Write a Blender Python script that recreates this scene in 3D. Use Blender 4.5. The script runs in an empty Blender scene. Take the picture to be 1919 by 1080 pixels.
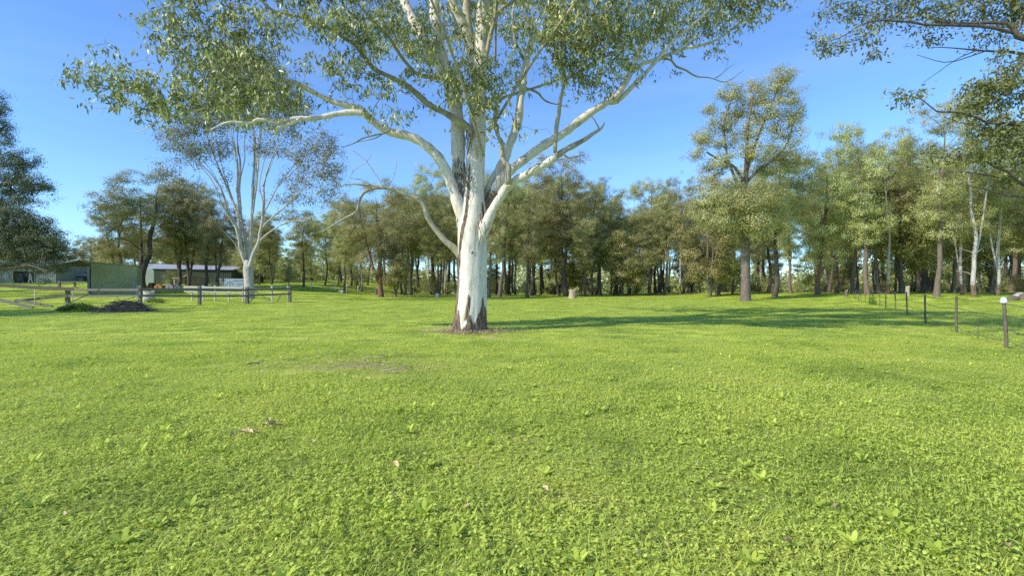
import bpy, math, random
import numpy as np
from mathutils import Vector

rng = np.random.default_rng(11)
random.seed(11)
sc = bpy.context.scene
COL = sc.collection
F, CX, HY, CAMH = 930.0, 959.5, 548.0, 1.4          # focal length in photo pixels, image centre, horizon row, eye height

# ------------------------------------------------------------------ helpers
def smooth(a, b, x):
    t = np.clip((np.asarray(x, float) - a) / (b - a), 0, 1)
    return t * t * (3 - 2 * t)

def ground(x, y):
    x = np.asarray(x, float); y = np.asarray(y, float)
    h = np.clip(y - 16, 0, 70) * 0.0122
    h = h + 0.15 * smooth(86, 140, y)
    left = smooth(-16, -36, x) * 0.043 * np.clip(y - 37, 0, 75)
    left = left + smooth(20, 40, x) * smooth(38, 54, y) * (.62 - .3 * smooth(70, 110, y))
    n = 0.025 * np.sin(x * 0.31 + 1.3) * np.sin(y * 0.27) + 0.012 * np.sin(x * 1.1 + y * 0.7) + 0.02 * np.sin(x * 0.13 - y * 0.21 + 2)
    n = n * (1 - 0.7 * np.exp(-((x + 1.4) ** 2 + (y - 17.5) ** 2) / 8))
    return h + left + n * smooth(1.0, 6, np.hypot(x, y) - 1.5)

def W(px, py, d):
    return np.array([(px - CX) / F * d, d, CAMH + (HY - py) / F * d])

def on_ground(px, py):                                # the point of the ground seen at a photo position
    ds = np.linspace(2, 200, 8000)
    x = (px - CX) / F * ds; z = CAMH + (HY - py) / F * ds
    i = np.argmax(z <= ground(x, ds))
    if z[i] > ground(x[i], ds[i]): i = len(ds) - 1
    return np.array([x[i], ds[i], float(ground(x[i], ds[i]))])

def at_depth(px, d):
    x = (px - CX) / F * d
    return np.array([x, d, float(ground(x, d))])

def norm(v):
    v = np.asarray(v, float)
    return v / np.maximum(np.linalg.norm(v, axis=-1, keepdims=True), 1e-9)

class MB:
    """collects vertices, faces and per-face / per-vertex values and links them as one mesh"""
    def __init__(s): s.V = []; s.F = []; s.n = 0; s.M = []; s.R = []; s.B = []
    def add(s, V, faces, mi=0, rnd=None, bark=None):
        V = np.asarray(V, float)
        s.V.append(V)
        s.B.append(np.zeros(len(V)) if bark is None else np.broadcast_to(np.asarray(bark, float), (len(V),)))
        for Fa in (faces if isinstance(faces, list) else [faces]):
            Fa = np.asarray(Fa, np.int64)
            if Fa.ndim == 1: Fa = Fa[None]
            s.F.append(Fa + s.n); s.M.append(np.full(len(Fa), mi))
            s.R.append(np.zeros(len(Fa)) if rnd is None else np.broadcast_to(np.asarray(rnd, float), (len(Fa),)))
        s.n += len(V)
    def data(s, name, mats, smooth_=True):
        me = bpy.data.meshes.new(name)
        if not s.n: return me
        V = np.concatenate(s.V).astype(np.float32)
        sizes = np.concatenate([np.full(len(f), f.shape[1]) for f in s.F])
        idx = np.concatenate([f.ravel() for f in s.F]).astype(np.int32)
        me.vertices.add(len(V)); me.vertices.foreach_set('co', V.ravel())
        me.loops.add(len(idx)); me.loops.foreach_set('vertex_index', idx)
        me.polygons.add(len(sizes))
        st = np.concatenate([[0], np.cumsum(sizes)[:-1]]).astype(np.int32)
        me.polygons.foreach_set('loop_start', st)
        for m in (mats if isinstance(mats, (list, tuple)) else [mats]): me.materials.append(m)
        me.polygons.foreach_set('material_index', np.concatenate(s.M).astype(np.int32))
        me.polygons.foreach_set('use_smooth', np.full(len(sizes), smooth_))
        me.update(calc_edges=True); 
        a = me.attributes.new('rnd', 'FLOAT', 'FACE'); a.data.foreach_set('value', np.concatenate(s.R).astype(np.float32))
        b = np.concatenate(s.B)
        if b.any():
            a = me.attributes.new('bark', 'FLOAT', 'POINT'); a.data.foreach_set('value', b.astype(np.float32))
        me.validate()
        return me
    def build(s, name, mats, parent=None, smooth_=True, label=None):
        o = bpy.data.objects.new(name, s.data(name, mats, smooth_))
        COL.objects.link(o); o.parent = parent
        if label: o['label'] = label
        return o
    # simple solids
    def box(s, c, size, rz=0.0, mi=0, ry=0.0, rx=0.0, rnd=None):
        hx, hy, hz = np.array(size) / 2
        P = np.array([[x, y, z] for z in (-hz, hz) for x, y in ((-hx, -hy), (hx, -hy), (hx, hy), (-hx, hy))])
        P = rot(P, rx, ry, rz)
        s.add(P + np.array(c), np.array([[3, 2, 1, 0], [4, 5, 6, 7], [0, 1, 5, 4], [1, 2, 6, 5], [2, 3, 7, 6], [3, 0, 4, 7]]), mi, rnd)
    def beam(s, a, b, w, h, mi=0, jit=0.0, seg=1):        # a sawn or split rail from a to b
        a = np.array(a, float); b = np.array(b, float)
        t = norm(b - a); u = norm(np.cross(t, [0, 0, 1.0] if abs(t[2]) < .9 else [0, 1.0, 0])); v = np.cross(u, t)
        n = seg + 1; V = []
        for i in range(n):
            p = a + (b - a) * i / seg
            for sx, sy in ((-1, -1), (1, -1), (1, 1), (-1, 1)):
                V.append(p + u * sx * w / 2 * (1 + rng.normal() * jit) + v * sy * h / 2 * (1 + rng.normal() * jit))
        q = [[i * 4 + k, i * 4 + (k + 1) % 4, i * 4 + 4 + (k + 1) % 4, i * 4 + 4 + k] for i in range(seg) for k in range(4)]
        q += [[3, 2, 1, 0], [seg * 4 + k for k in range(4)]]
        s.add(V, np.array(q), mi)
    def tube(s, pts, rad, k=6, mi=0, cap=True, bark=None, rnd=None):
        V, Q = tube(pts, rad, k)
        fs = [Q]
        if cap: fs += [np.arange(k)[::-1], np.arange(k) + len(V) - k]
        s.add(V, fs, mi, rnd, bark if bark is None or np.ndim(bark) == 0 else np.repeat(bark, k))

def rot(P, rx=0, ry=0, rz=0):
    P = np.asarray(P, float)
    for a, (i, j) in ((rx, (1, 2)), (ry, (2, 0)), (rz, (0, 1))):
        if a:
            c, s_ = math.cos(a), math.sin(a); Q = P.copy()
            Q[:, i] = P[:, i] * c - P[:, j] * s_; Q[:, j] = P[:, i] * s_ + P[:, j] * c; P = Q
    return P

def tube(pts, rad, k):
    pts = np.asarray(pts, float); n = len(pts)
    rad = np.broadcast_to(np.asarray(rad, float), (n,))
    T = norm(np.gradient(pts, axis=0))
    ref = np.array([0.0, 1.0, 0.13]) if abs(T[0][2]) > 0.6 or n > 3 and abs(T[n // 2][2]) > 0.8 else np.array([0.05, 0.1, 1.0])
    U = norm(np.cross(T, ref)); Vv = np.cross(T, U)
    a = np.arange(k) * 2 * np.pi / k
    V = pts[:, None] + rad[:, None, None] * (np.cos(a)[None, :, None] * U[:, None] + np.sin(a)[None, :, None] * Vv[:, None])
    i = np.arange(n - 1)[:, None] * k; j = np.arange(k)[None]; j2 = (j + 1) % k
    Q = np.stack([i + j, i + j2, i + k + j2, i + k + j], -1).reshape(-1, 4)
    return V.reshape(-1, 3), Q

def catmull(P, step):
    P = np.asarray(P, float)
    if len(P) < 3:
        m = max(2, int(np.linalg.norm(P[-1, :3] - P[0, :3]) / step) + 1)
        return P[0] + (P[-1] - P[0]) * np.linspace(0, 1, m)[:, None]
    E = np.vstack([2 * P[0] - P[1], P, 2 * P[-1] - P[-2]]); out = []
    for i in range(1, len(E) - 2):
        L = np.linalg.norm(E[i + 1][:3] - E[i][:3]); m = max(2, int(L / step))
        t = np.linspace(0, 1, m, endpoint=False)[:, None]
        p0, p1, p2, p3 = E[i - 1], E[i], E[i + 1], E[i + 2]
        out.append(0.5 * (2 * p1 + (p2 - p0) * t + (2 * p0 - 5 * p1 + 4 * p2 - p3) * t ** 2 + (3 * p1 - p0 - 3 * p2 + p3) * t ** 3))
    out.append(E[-2][None])
    return np.vstack(out)

def tag(o, label=None, cat=None, group=None, kind=None):
    if label: o['label'] = label
    if cat: o['category'] = cat
    if group: o['group'] = group
    if kind: o['kind'] = kind
    return o

def thing(name, label, cat, loc=(0, 0, 0), group=None, rz=0.0):
    o = bpy.data.objects.new(name, None); COL.objects.link(o)
    o.location = [float(v) for v in loc]; o.rotation_euler = (0, 0, rz); o.empty_display_size = 0.3
    return tag(o, label, cat, group)

def copy_tree(o, parent=None):
    c = o.copy(); COL.objects.link(c); c.parent = parent
    for ch in list(o.children): copy_tree(ch, c)
    return c

# ------------------------------------------------------------------ materials
class NT:
    def __init__(s, name):
        s.m = bpy.data.materials.new(name); s.m.use_nodes = True; s.t = s.m.node_tree; s.t.nodes.clear()
        s.out = s.n('ShaderNodeOutputMaterial')
    def n(s, typ, **kw):
        nd = s.t.nodes.new(typ)
        for k, v in kw.items():
            if k.startswith('i_'):
                key = k[2:]; key = int(key) if key.isdigit() else key.replace('_', ' ')
                if hasattr(v, 'is_output') or isinstance(v, bpy.types.NodeSocket): s.t.links.new(v, nd.inputs[key])
                else: nd.inputs[key].default_value = v
            else: setattr(nd, k, v)
        return nd
    def attr(s, name, out='Fac'): return s.n('ShaderNodeAttribute', attribute_name=name).outputs[out]
    def pos(s): return s.n('ShaderNodeNewGeometry').outputs['Position']
    def obj(s): return s.n('ShaderNodeTexCoord').outputs['Object']
    def scale(s, v, sx, sy, sz): return s.n('ShaderNodeVectorMath', operation='MULTIPLY', i_0=v, i_1=(sx, sy, sz)).outputs[0]
    def noise(s, v, sc_, detail=3, rough=0.55, out='Fac'):
        return s.n('ShaderNodeTexNoise', i_Vector=v, i_Scale=sc_, i_Detail=detail, i_Roughness=rough).outputs[out]
    def ramp(s, f, stops, interp='LINEAR'):
        r = s.n('ShaderNodeValToRGB', i_Fac=f); r.color_ramp.interpolation = interp
        e = r.color_ramp.elements
        while len(e) < len(stops): e.new(0.5)
        for el, (p, c) in zip(e, stops):
            el.position = p; el.color = (*c, 1) if len(c) == 3 else c
        return r.outputs['Color']
    def mix(s, f, a, b, blend='MIX'):
        m = s.n('ShaderNodeMix', data_type='RGBA', blend_type=blend)
        for k, v in ((0, f), (6, a), (7, b)):
            if isinstance(v, bpy.types.NodeSocket): s.t.links.new(v, m.inputs[k])
            else: m.inputs[k].default_value = v if k == 0 else (*v, 1)
        return m.outputs[2]
    def math(s, op, a, b=0.0, c=0.0, clamp=False):
        return s.n('ShaderNodeMath', operation=op, use_clamp=clamp, i_0=a, i_1=b, i_2=c).outputs[0]
    def surf(s, col, rough=0.8, bump=None, bstr=0.3, bdist=0.02, spec=0.3, metal=0.0):
        p = s.n('ShaderNodeBsdfPrincipled', i_Roughness=rough, i_Metallic=metal)
        p.inputs['Specular IOR Level'].default_value = spec
        if isinstance(col, bpy.types.NodeSocket): s.t.links.new(col, p.inputs['Base Color'])
        else: p.inputs['Base Color'].default_value = (*col, 1)
        if bump is not None:
            b = s.n('ShaderNodeBump', i_Height=bump, i_Strength=bstr, i_Distance=bdist)
            s.t.links.new(b.outputs[0], p.inputs['Normal'])
        s.t.links.new(p.outputs[0], s.out.inputs[0]); return s.m

def leaf_mat(name, stops, trans=0.35, spec=0.25, tint=None):
    t = NT(name)
    r = t.attr('rnd')
    oi = t.n('ShaderNodeObjectInfo').outputs['Random']
    c = t.ramp(r, stops)
    hv = t.n('ShaderNodeHueSaturation', i_Color=c)
    t.t.links.new(t.math('MULTIPLY_ADD', oi, 0.05, 0.475), hv.inputs['Hue'])
    t.t.links.new(t.math('MULTIPLY_ADD', oi, 0.4, 0.78), hv.inputs['Value'])
    c = hv.outputs[0]
    p = t.n('ShaderNodeBsdfPrincipled', i_Roughness=0.45); p.inputs['Specular IOR Level'].default_value = spec
    t.t.links.new(c, p.inputs['Base Color'])
    tr = t.n('ShaderNodeBsdfTranslucent')
    t.t.links.new(t.mix(0.4, c, (0.30, 0.36, 0.06)), tr.inputs['Color'])
    mx = t.n('ShaderNodeMixShader', i_0=trans)
    t.t.links.new(p.outputs[0], mx.inputs[1]); t.t.links.new(tr.outputs[0], mx.inputs[2])
    t.t.links.new(mx.outputs[0], t.out.inputs[0])
    return t.m

def bark_mat(name, a, b, c, stretch=0.12, sc_=14.0, bstr=0.6):
    t = NT(name); v = t.scale(t.obj(), 1, 1, stretch)
    n1 = t.noise(v, sc_, 5, 0.65); n2 = t.noise(t.obj(), 1.3, 2)
    col = t.mix(t.ramp(n2, [(0.35, (0, 0, 0)), (0.7, (1, 1, 1))]), t.ramp(n1, [(0.3, a), (0.55, b), (0.75, c)]), b)
    return t.surf(col, 0.9, n1, bstr, 0.04, 0.15)

def white_bark(name, base=(0.70, 0.64, 0.53), warm=(0.58, 0.45, 0.31)):
    t = NT(name); v = t.obj()
    vs = t.scale(v, 1, 1, 0.28)
    n1 = t.noise(vs, 3.2, 5, 0.6); n2 = t.noise(vs, 11, 5, 0.65); n3 = t.noise(t.scale(v, 1, 1, 0.1), 24, 4, 0.7); n4 = t.noise(t.scale(v, 1, 1, 0.45), 17, 2, 0.5)
    col = t.ramp(n1, [(0.32, tuple(v * .60 for v in base)), (0.44, base), (0.58, tuple(min(.8, v * 1.1) for v in base)), (0.69, warm)])
    col = t.mix(t.ramp(n2, [(0.56, (0, 0, 0)), (0.68, (0.7, 0.7, 0.7))]), col, tuple(v * .58 for v in base))
    col = t.mix(t.ramp(n4, [(0.71, (0, 0, 0)), (0.75, (0.8, 0.8, 0.8))]), col, (0.2, 0.16, 0.11))
    rough = t.ramp(n3, [(0.32, (0.03, 0.024, 0.02)), (0.47, (0.14, 0.10, 0.07)), (0.57, (0.31, 0.215, 0.13)), (0.72, (0.50, 0.37, 0.24))])
    bk_ = t.attr('bark'); m = t.math('ADD', bk_, t.math('MULTIPLY', t.math('SUBTRACT', n2, .5), t.math('MULTIPLY', bk_, 2.2, clamp=True)))
    m = t.ramp(t.math('ADD', m, t.math('MULTIPLY', t.math('SUBTRACT', n3, .5), bk_)), [(0.50, (0, 0, 0)), (0.58, (1, 1, 1))])
    col2 = t.mix(m, col, rough)
    h = t.math('ADD', t.math('MULTIPLY', m, n3), t.math('ADD', t.math('MULTIPLY', n2, 0.16), t.math('MULTIPLY', n1, 0.25)))
    return t.surf(col2, 0.75, h, 0.9, 0.08, 0.2)

def wood_mat(name, a, b, c):
    t = NT(name); v = t.obj(); n1 = t.noise(t.scale(v, 3, 3, 3), 6, 5, 0.7); n2 = t.noise(v, 0.9, 3)
    return t.surf(t.mix(n2, t.ramp(n1, [(0.3, a), (0.5, b), (0.72, c)]), b), 0.85, n1, 0.4, 0.02, 0.2)

def plain(name, col, rough=0.6, var=0.25, sc_=3.0, metal=0.0):
    t = NT(name); n = t.noise(t.obj(), sc_, 4, 0.65)
    c = t.mix(t.ramp(n, [(0.35, (0, 0, 0)), (0.7, (1, 1, 1))]), tuple(v * (1 - var) for v in col), tuple(min(v * (1 + var), 0.9) for v in col))
    return t.surf(c, rough, None, spec=0.3, metal=metal)

def sheet_metal(name, col, pitch=0.19, axis=0):
    t = NT(name); v = t.obj()
    n = t.noise(t.scale(v, 1, 1, 0.25), 2.2, 5, 0.65); n2 = t.noise(v, 0.6, 2)
    c = t.mix(n, tuple(x * 0.72 for x in col), tuple(min(1, x * 1.2) for x in col))
    c = t.mix(t.ramp(n2, [(0.5, (0, 0, 0)), (0.75, (0.5, 0.5, 0.5))]), c, tuple(x * 0.6 for x in col))
    return t.surf(c, 0.55, n, 0.05, 0.01, 0.35)

M = {}
M['white_bark'] = white_bark('white gum bark')
M['tan_bark'] = white_bark('tan gum bark', (0.40, 0.36, 0.26), (0.33, 0.26, 0.17))
M['pale_bark'] = white_bark('pale grey gum bark', (0.45, 0.42, 0.37), (0.36, 0.28, 0.2))
M['dark_bark'] = bark_mat('dark ironbark', (0.04, 0.033, 0.027), (0.125, 0.10, 0.078), (0.25, 0.20, 0.155))
M['brown_bark'] = bark_mat('brown fibrous bark', (0.07, 0.052, 0.04), (0.19, 0.15, 0.115), (0.33, 0.27, 0.205))
M['red_bark'] = bark_mat('reddish brown bark', (0.07, 0.042, 0.028), (0.21, 0.13, 0.08), (0.34, 0.225, 0.14))
M['twig'] = bark_mat('twig bark', (0.16, 0.13, 0.09), (0.30, 0.25, 0.18), (0.46, 0.40, 0.30), 0.6, 9)
M['grey_twig'] = bark_mat('grey twig bark', (0.07, 0.06, 0.05), (0.15, 0.125, 0.10), (0.28, 0.24, 0.2), 0.6, 9)
M['leaf_hero'] = leaf_mat('gum leaf', [(0.0, (0.071, 0.085, 0.026)), (0.45, (0.292, 0.308, 0.096)), (0.8, (0.575, 0.55, 0.199)), (0.95, (0.75, 0.75, 0.419)), (1.0, (0.734, 0.424, 0.175))], 0.2, 0.55)  # pale stop paints leaf glints, darkest stop deepens the shadow among leaves
M['leaf_edge'] = leaf_mat('dark green gum leaf', [(0.0, (0.07, 0.095, 0.026)), (0.45, (0.188, 0.223, 0.062)), (0.8, (0.314, 0.338, 0.11)), (0.95, (0.4, 0.465, 0.207)), (1.0, (0.4, 0.261, 0.097))], 0.28, 0.55)  # darker, greener copy of the gum leaf colours, pale glint stop included
M['leaf_olive'] = leaf_mat('olive foliage', [(0.0, (0.206, 0.212, 0.068)), (0.5, (0.536, 0.492, 0.18)), (1.0, (0.634, 0.675, 0.379))], 0.35)
M['leaf_grey'] = leaf_mat('grey-green foliage', [(0.0, (0.107, 0.118, 0.046)), (0.5, (0.286, 0.283, 0.105)), (1.0, (0.526, 0.474, 0.19))], 0.28)
M['leaf_green'] = leaf_mat('green foliage', [(0.0, (0.156, 0.175, 0.06)), (0.5, (0.408, 0.404, 0.135)), (1.0, (0.75, 0.674, 0.28))], 0.35)
M['leaf_brown'] = leaf_mat('brownish foliage', [(0.0, (0.146, 0.137, 0.061)), (0.5, (0.352, 0.305, 0.134)), (1.0, (0.643, 0.5, 0.248))], 0.32)
M['leaf_dark'] = leaf_mat('dark foliage', [(0.0, (0.046, 0.067, 0.034)), (0.5, (0.105, 0.139, 0.063)), (1.0, (0.209, 0.241, 0.105))], 0.25)
M['leaf_bright'] = leaf_mat('bright shrub foliage', [(0.0, (0.09, 0.162, 0.022)), (0.5, (0.198, 0.306, 0.054)), (1.0, (0.36, 0.468, 0.108))], 0.35)

def grass_mat(name, blades):
    t = NT(name); p = t.pos()
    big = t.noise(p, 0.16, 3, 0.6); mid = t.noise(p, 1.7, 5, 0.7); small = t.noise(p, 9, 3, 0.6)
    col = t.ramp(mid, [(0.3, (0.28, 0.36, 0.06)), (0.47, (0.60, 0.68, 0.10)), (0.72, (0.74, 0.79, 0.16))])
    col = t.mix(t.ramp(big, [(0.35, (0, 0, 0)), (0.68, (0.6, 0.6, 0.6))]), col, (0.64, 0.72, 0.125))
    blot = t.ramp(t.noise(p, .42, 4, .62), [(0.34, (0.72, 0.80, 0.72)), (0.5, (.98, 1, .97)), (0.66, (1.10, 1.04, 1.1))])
    if blades:
        r = t.attr('rnd')
        col = t.mix(0.6, col, t.ramp(r, [(0.0, (0.10, 0.15, 0.02)), (0.32, (0.48, 0.58, 0.085)), (0.62, (0.76, 0.82, 0.18)), (0.94, (0.72, 0.74, 0.28)), (0.97, (0.68, 0.6, 0.36)), (1.0, (0.46, 0.36, 0.2))]))
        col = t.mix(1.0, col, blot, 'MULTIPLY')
        pr = t.n('ShaderNodeBsdfPrincipled', i_Roughness=0.5); pr.inputs['Specular IOR Level'].default_value = 0.22
        t.t.links.new(col, pr.inputs['Base Color'])
        tr = t.n('ShaderNodeBsdfTranslucent'); t.t.links.new(t.mix(0.35, col, (0.66, 0.76, 0.10)), tr.inputs['Color'])
        mx = t.n('ShaderNodeMixShader', i_0=0.36)
        t.t.links.new(pr.outputs[0], mx.inputs[1]); t.t.links.new(tr.outputs[0], mx.inputs[2]); t.t.links.new(mx.outputs[0], t.out.inputs[0])
        return t.m
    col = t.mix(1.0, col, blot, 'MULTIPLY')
    soil = t.ramp(small, [(0.3, (0.16, 0.12, 0.07)), (0.7, (0.40, 0.32, 0.19))])
    # worn, leaf-strewn ground to the left of and around the big tree
    sx = t.n('ShaderNodeSeparateXYZ', i_0=p)
    def spot(x, y, rx, ry):
        dx = t.math('DIVIDE', t.math('SUBTRACT', sx.outputs[0], x), rx); dy = t.math('DIVIDE', t.math('SUBTRACT', sx.outputs[1], y), ry)
        return t.math('SUBTRACT', 1.0, t.math('ADD', t.math('MULTIPLY', dx, dx), t.math('MULTIPLY', dy, dy)), clamp=True)
    w = t.math('MAXIMUM', t.math('MAXIMUM', spot(-2.6, 9.4, 2.4, 1.3), spot(-1.45, 17.0, 1.25, .95)), spot(11.6, 14.6, 0.8, 0.7))
    w = t.ramp(t.math('ADD', w, t.math('MULTIPLY_ADD', mid, 1.2, -0.75)), [(0.35, (0, 0, 0)), (0.9, (0.85, 0.85, 0.85))])
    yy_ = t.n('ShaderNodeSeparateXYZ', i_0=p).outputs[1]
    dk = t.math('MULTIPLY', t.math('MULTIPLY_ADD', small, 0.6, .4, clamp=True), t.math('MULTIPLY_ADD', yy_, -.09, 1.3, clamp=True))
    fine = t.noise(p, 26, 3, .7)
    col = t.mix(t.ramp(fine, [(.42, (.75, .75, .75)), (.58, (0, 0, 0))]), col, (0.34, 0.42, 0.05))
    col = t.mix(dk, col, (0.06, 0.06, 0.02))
    col = t.mix(w, col, soil)
    return t.surf(col, 0.95, small, 0.5, 0.05, 0.1)
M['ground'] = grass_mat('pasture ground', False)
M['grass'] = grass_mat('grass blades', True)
M['rail'] = wood_mat('weathered grey rail', (0.07, 0.062, 0.05), (0.16, 0.145, 0.12), (0.27, 0.25, 0.21))
M['pale_rail'] = wood_mat('pale sawn rail', (0.32, 0.29, 0.24), (0.5, 0.46, 0.39), (0.64, 0.6, 0.52))
M['old_wood'] = wood_mat('old fence post wood', (0.05, 0.04, 0.03), (0.15, 0.12, 0.09), (0.32, 0.27, 0.21))
M['cut_wood'] = wood_mat('cut timber', (0.24, 0.18, 0.11), (0.42, 0.33, 0.21), (0.56, 0.46, 0.31))
M['wire'] = plain('galvanised wire', (0.22, 0.21, 0.2), 0.5, 0.2, 3, 0.6)
M['steel'] = plain('rusty steel picket', (0.10, 0.075, 0.055), 0.7, 0.35)
M['shed_green'] = sheet_metal('olive green sheet cladding', (0.30, 0.32, 0.16))
M['shed_blue'] = sheet_metal('blue grey sheet cladding', (0.20, 0.25, 0.29))
M['barn_green'] = sheet_metal('barn green cladding', (0.06, 0.075, 0.045))  # green darkened to put the shade on the barn front into the colour
M['barn_pale'] = sheet_metal('pale green cladding', (0.22, 0.26, 0.22))
M['roof_white'] = sheet_metal('pale zinc roof', (0.38, 0.38, 0.38))
M['tan_metal'] = sheet_metal('tan cladding', (0.27, 0.21, 0.16))
M['pink_roof'] = sheet_metal('faded pink roof', (0.5, 0.36, 0.3))
M['black'] = plain('opening shade and tank black', (0.012, 0.012, 0.014), 0.9, 0.2)  # near-black stands in for shade inside openings; also colours the dark tank
M['sign'] = plain('grey blue sign board', (0.27, 0.34, 0.42), 0.5, 0.1)
M['sign_dark'] = plain('dark sign paint', (0.055, 0.065, 0.08), 0.6, 0.1)
M['sign_ring'] = plain('brown sign paint', (0.12, 0.09, 0.05), 0.6, 0.1)
M['white'] = plain('white paint', (0.72, 0.71, 0.68), 0.6, 0.08)
M['skin'] = plain('skin', (0.45, 0.27, 0.19), 0.6, 0.1)
M['blue_cloth'] = plain('blue cloth', (0.035, 0.10, 0.36), 0.85, 0.2)
M['denim'] = plain('denim', (0.07, 0.11, 0.22), 0.85, 0.2)
M['pale_cloth'] = plain('pale cloth', (0.50, 0.52, 0.56), 0.85, 0.15)
M['white_cloth'] = plain('white cloth', (0.66, 0.65, 0.64), 0.85, 0.1)
M['hair'] = plain('brown hair', (0.06, 0.035, 0.02), 0.7, 0.2)
M['grey_hair'] = plain('grey hair', (0.42, 0.38, 0.33), 0.7, 0.2)
M['dry_leaf'] = plain('dry leaf', (0.58, 0.44, 0.21), 0.7, 0.4, 20)
M['straw'] = plain('dry straw', (0.56, 0.44, 0.24), 0.85, 0.4, 20)
M['orange'] = plain('rusty orange metal', (0.36, 0.16, 0.07), 0.6, 0.3)
M['grey_gear'] = plain('grey metal', (0.26, 0.27, 0.28), 0.5, 0.3)

# ------------------------------------------------------------------ trees
def leaves(C, L, wid, droop, rnd, sub=None):
    """one narrow leaf-shaped face at every centre"""
    n = len(C)
    A = rng.normal(size=(n, 3)) * np.array([0.75, 0.75, 0.6]); A[:, 2] -= droop; A = norm(A)
    Bv = norm(np.cross(A, rng.normal(size=(n, 3))))
    l = (L * rng.uniform(0.6, 1.3, n))[:, None]; w = (wid * rng.uniform(0.7, 1.3, n))[:, None]
    V = np.stack([C, C + A * l * 0.42 + Bv * w / 2, C + A * l, C + A * l * 0.42 - Bv * w / 2], 1).reshape(-1, 3)
    return V, np.arange(4 * n).reshape(n, 4), rnd

class Skel:
    """branch skeleton that grows towards target points"""
    def __init__(s): s.P = np.zeros((0, 3)); s.par = []; s.fixed = []; s.strands = []
    def limb(s, pts, rad, parent=-1):
        base = len(s.P); s.P = np.vstack([s.P, pts]); m = len(pts)
        s.par += [parent] + list(range(base, base + m - 1)); s.fixed += list(rad)
        return base
    def grow(s, targets, step=0.5, up=0.35, wob=0.06, skip=None, order=True, upw=1.4):
        T = np.asarray(targets, float)
        if order:
            dmin = np.array([np.min(np.sum((s.P - t) ** 2, 1)) for t in T]); T = T[np.argsort(dmin)]
        buf = np.zeros((len(s.P) + len(T) * 14 + 50, 3)); n = len(s.P); buf[:n] = s.P
        ok0 = 0 if skip is None else skip
        ends = []
        for t in T:
            D = t - buf[ok0:n]; h = np.hypot(D[:, 0], D[:, 1]); d = np.sqrt(h * h + D[:, 2] ** 2)
            c = d + upw * np.maximum(up * h - D[:, 2], 0)
            i = int(np.argmin(c)) + ok0
            p0 = buf[i]; L = np.linalg.norm(t - p0)
            if L < 0.02: ends.append(i); continue
            m = int(np.clip(L / step, 1, 12)) + 1
            k = s.par[i]; dirp = norm(p0 - buf[k]) if k >= 0 else np.array([0, 0, 1.0])
            mid = p0 + (norm(dirp * 0.8 + norm(t - p0))) * L * 0.5
            u = np.linspace(0, 1, m + 1)[1:, None]
            q = (1 - u) ** 2 * p0 + 2 * u * (1 - u) * mid + u * u * t
            q[:-1] += rng.normal(size=(m - 1, 3)) * wob * min(L, 1.5)
            if n + m > len(buf): buf = np.vstack([buf, np.zeros((5000, 3))])
            buf[n:n + m] = q
            s.par += [i] + list(range(n, n + m - 1)); s.fixed += [0] * m
            s.strands.append((i, n, m)); n += m; ends.append(n - 1)
        s.P = buf[:n].copy()
        return np.array(ends)
    def radii(s, tip=0.006, exp=0.45):
        n = len(s.P); cnt = np.zeros(n); par = np.array(s.par)
        haschild = np.zeros(n, bool); haschild[par[par >= 0]] = True
        cnt[~haschild] = 1
        for i in range(n - 1, -1, -1):
            if par[i] >= 0: cnt[par[i]] += cnt[i]
        r = tip * np.maximum(cnt, 1) ** exp
        return r
    def strand_mesh(s, mb, r, k_big=6, k_small=3, lim=0.03, rmax=None, mi=0):
        for (i, a, m) in s.strands:
            pts = np.vstack([s.P[i], s.P[a:a + m]])
            rr = np.concatenate([[min(r[a] * 1.1, s.fixed[i] * 0.8 if s.fixed[i] else r[a] * 1.2)], r[a:a + m]])
            if rmax: rr = np.minimum(rr, rmax)
            mb.tube(pts, rr, k_big if rr[0] > lim else k_small, mi, cap=False)

def ell_points(c, r, n, shell=0.4):
    v = norm(rng.normal(size=(n, 3))); u = rng.uniform(0, 1, n) ** (1 / 3)
    u = shell + (1 - shell) * u
    v = v * u[:, None]; v[:, 2] = np.where(v[:, 2] < -0.55, -0.55 + rng.uniform(-.1, .1, n), v[:, 2])
    return np.asarray(c) + v * np.asarray(r)

def leaves_out(C, Nn, L, wid, rnd):
    """leaf faces turned mostly outward from the middle of their clump"""
    n = len(C); Nn = norm(Nn + rng.normal(size=(n, 3)) * .38)
    A = np.cross(Nn, rng.normal(size=(n, 3))); A[:, 2] -= .5 * np.linalg.norm(A, axis=1); A = norm(A - Nn * np.sum(A * Nn, 1)[:, None]); Bv = np.cross(Nn, A)
    l = (L * rng.uniform(0.6, 1.3, n))[:, None]; w = (wid * rng.uniform(0.7, 1.3, n))[:, None]
    V = np.stack([C, C + A * l * 0.42 + Bv * w / 2, C + A * l, C + A * l * 0.42 - Bv * w / 2], 1).reshape(-1, 3)
    return V, np.arange(4 * n).reshape(n, 4), rnd

def spray_leaves(T, per, spread, L, wid, droop, O=None):
    n = len(T)
    off = rng.normal(size=(n * per, 3)); C = np.repeat(T, per, 0) + off * np.array(spread)
    r = np.clip(0.5 * np.repeat(rng.uniform(0, 1, n), per) + 0.5 * rng.uniform(0, 1, n * per) + rng.normal(size=n * per) * 0.05, 0, 1)
    if O is None: return leaves(C, L, wid, droop, r)
    return leaves_out(C, norm(C - np.repeat(O, per, 0)) * 1.0 + norm(off) * .7 + [0, 0, .35], L, wid, r)

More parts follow.
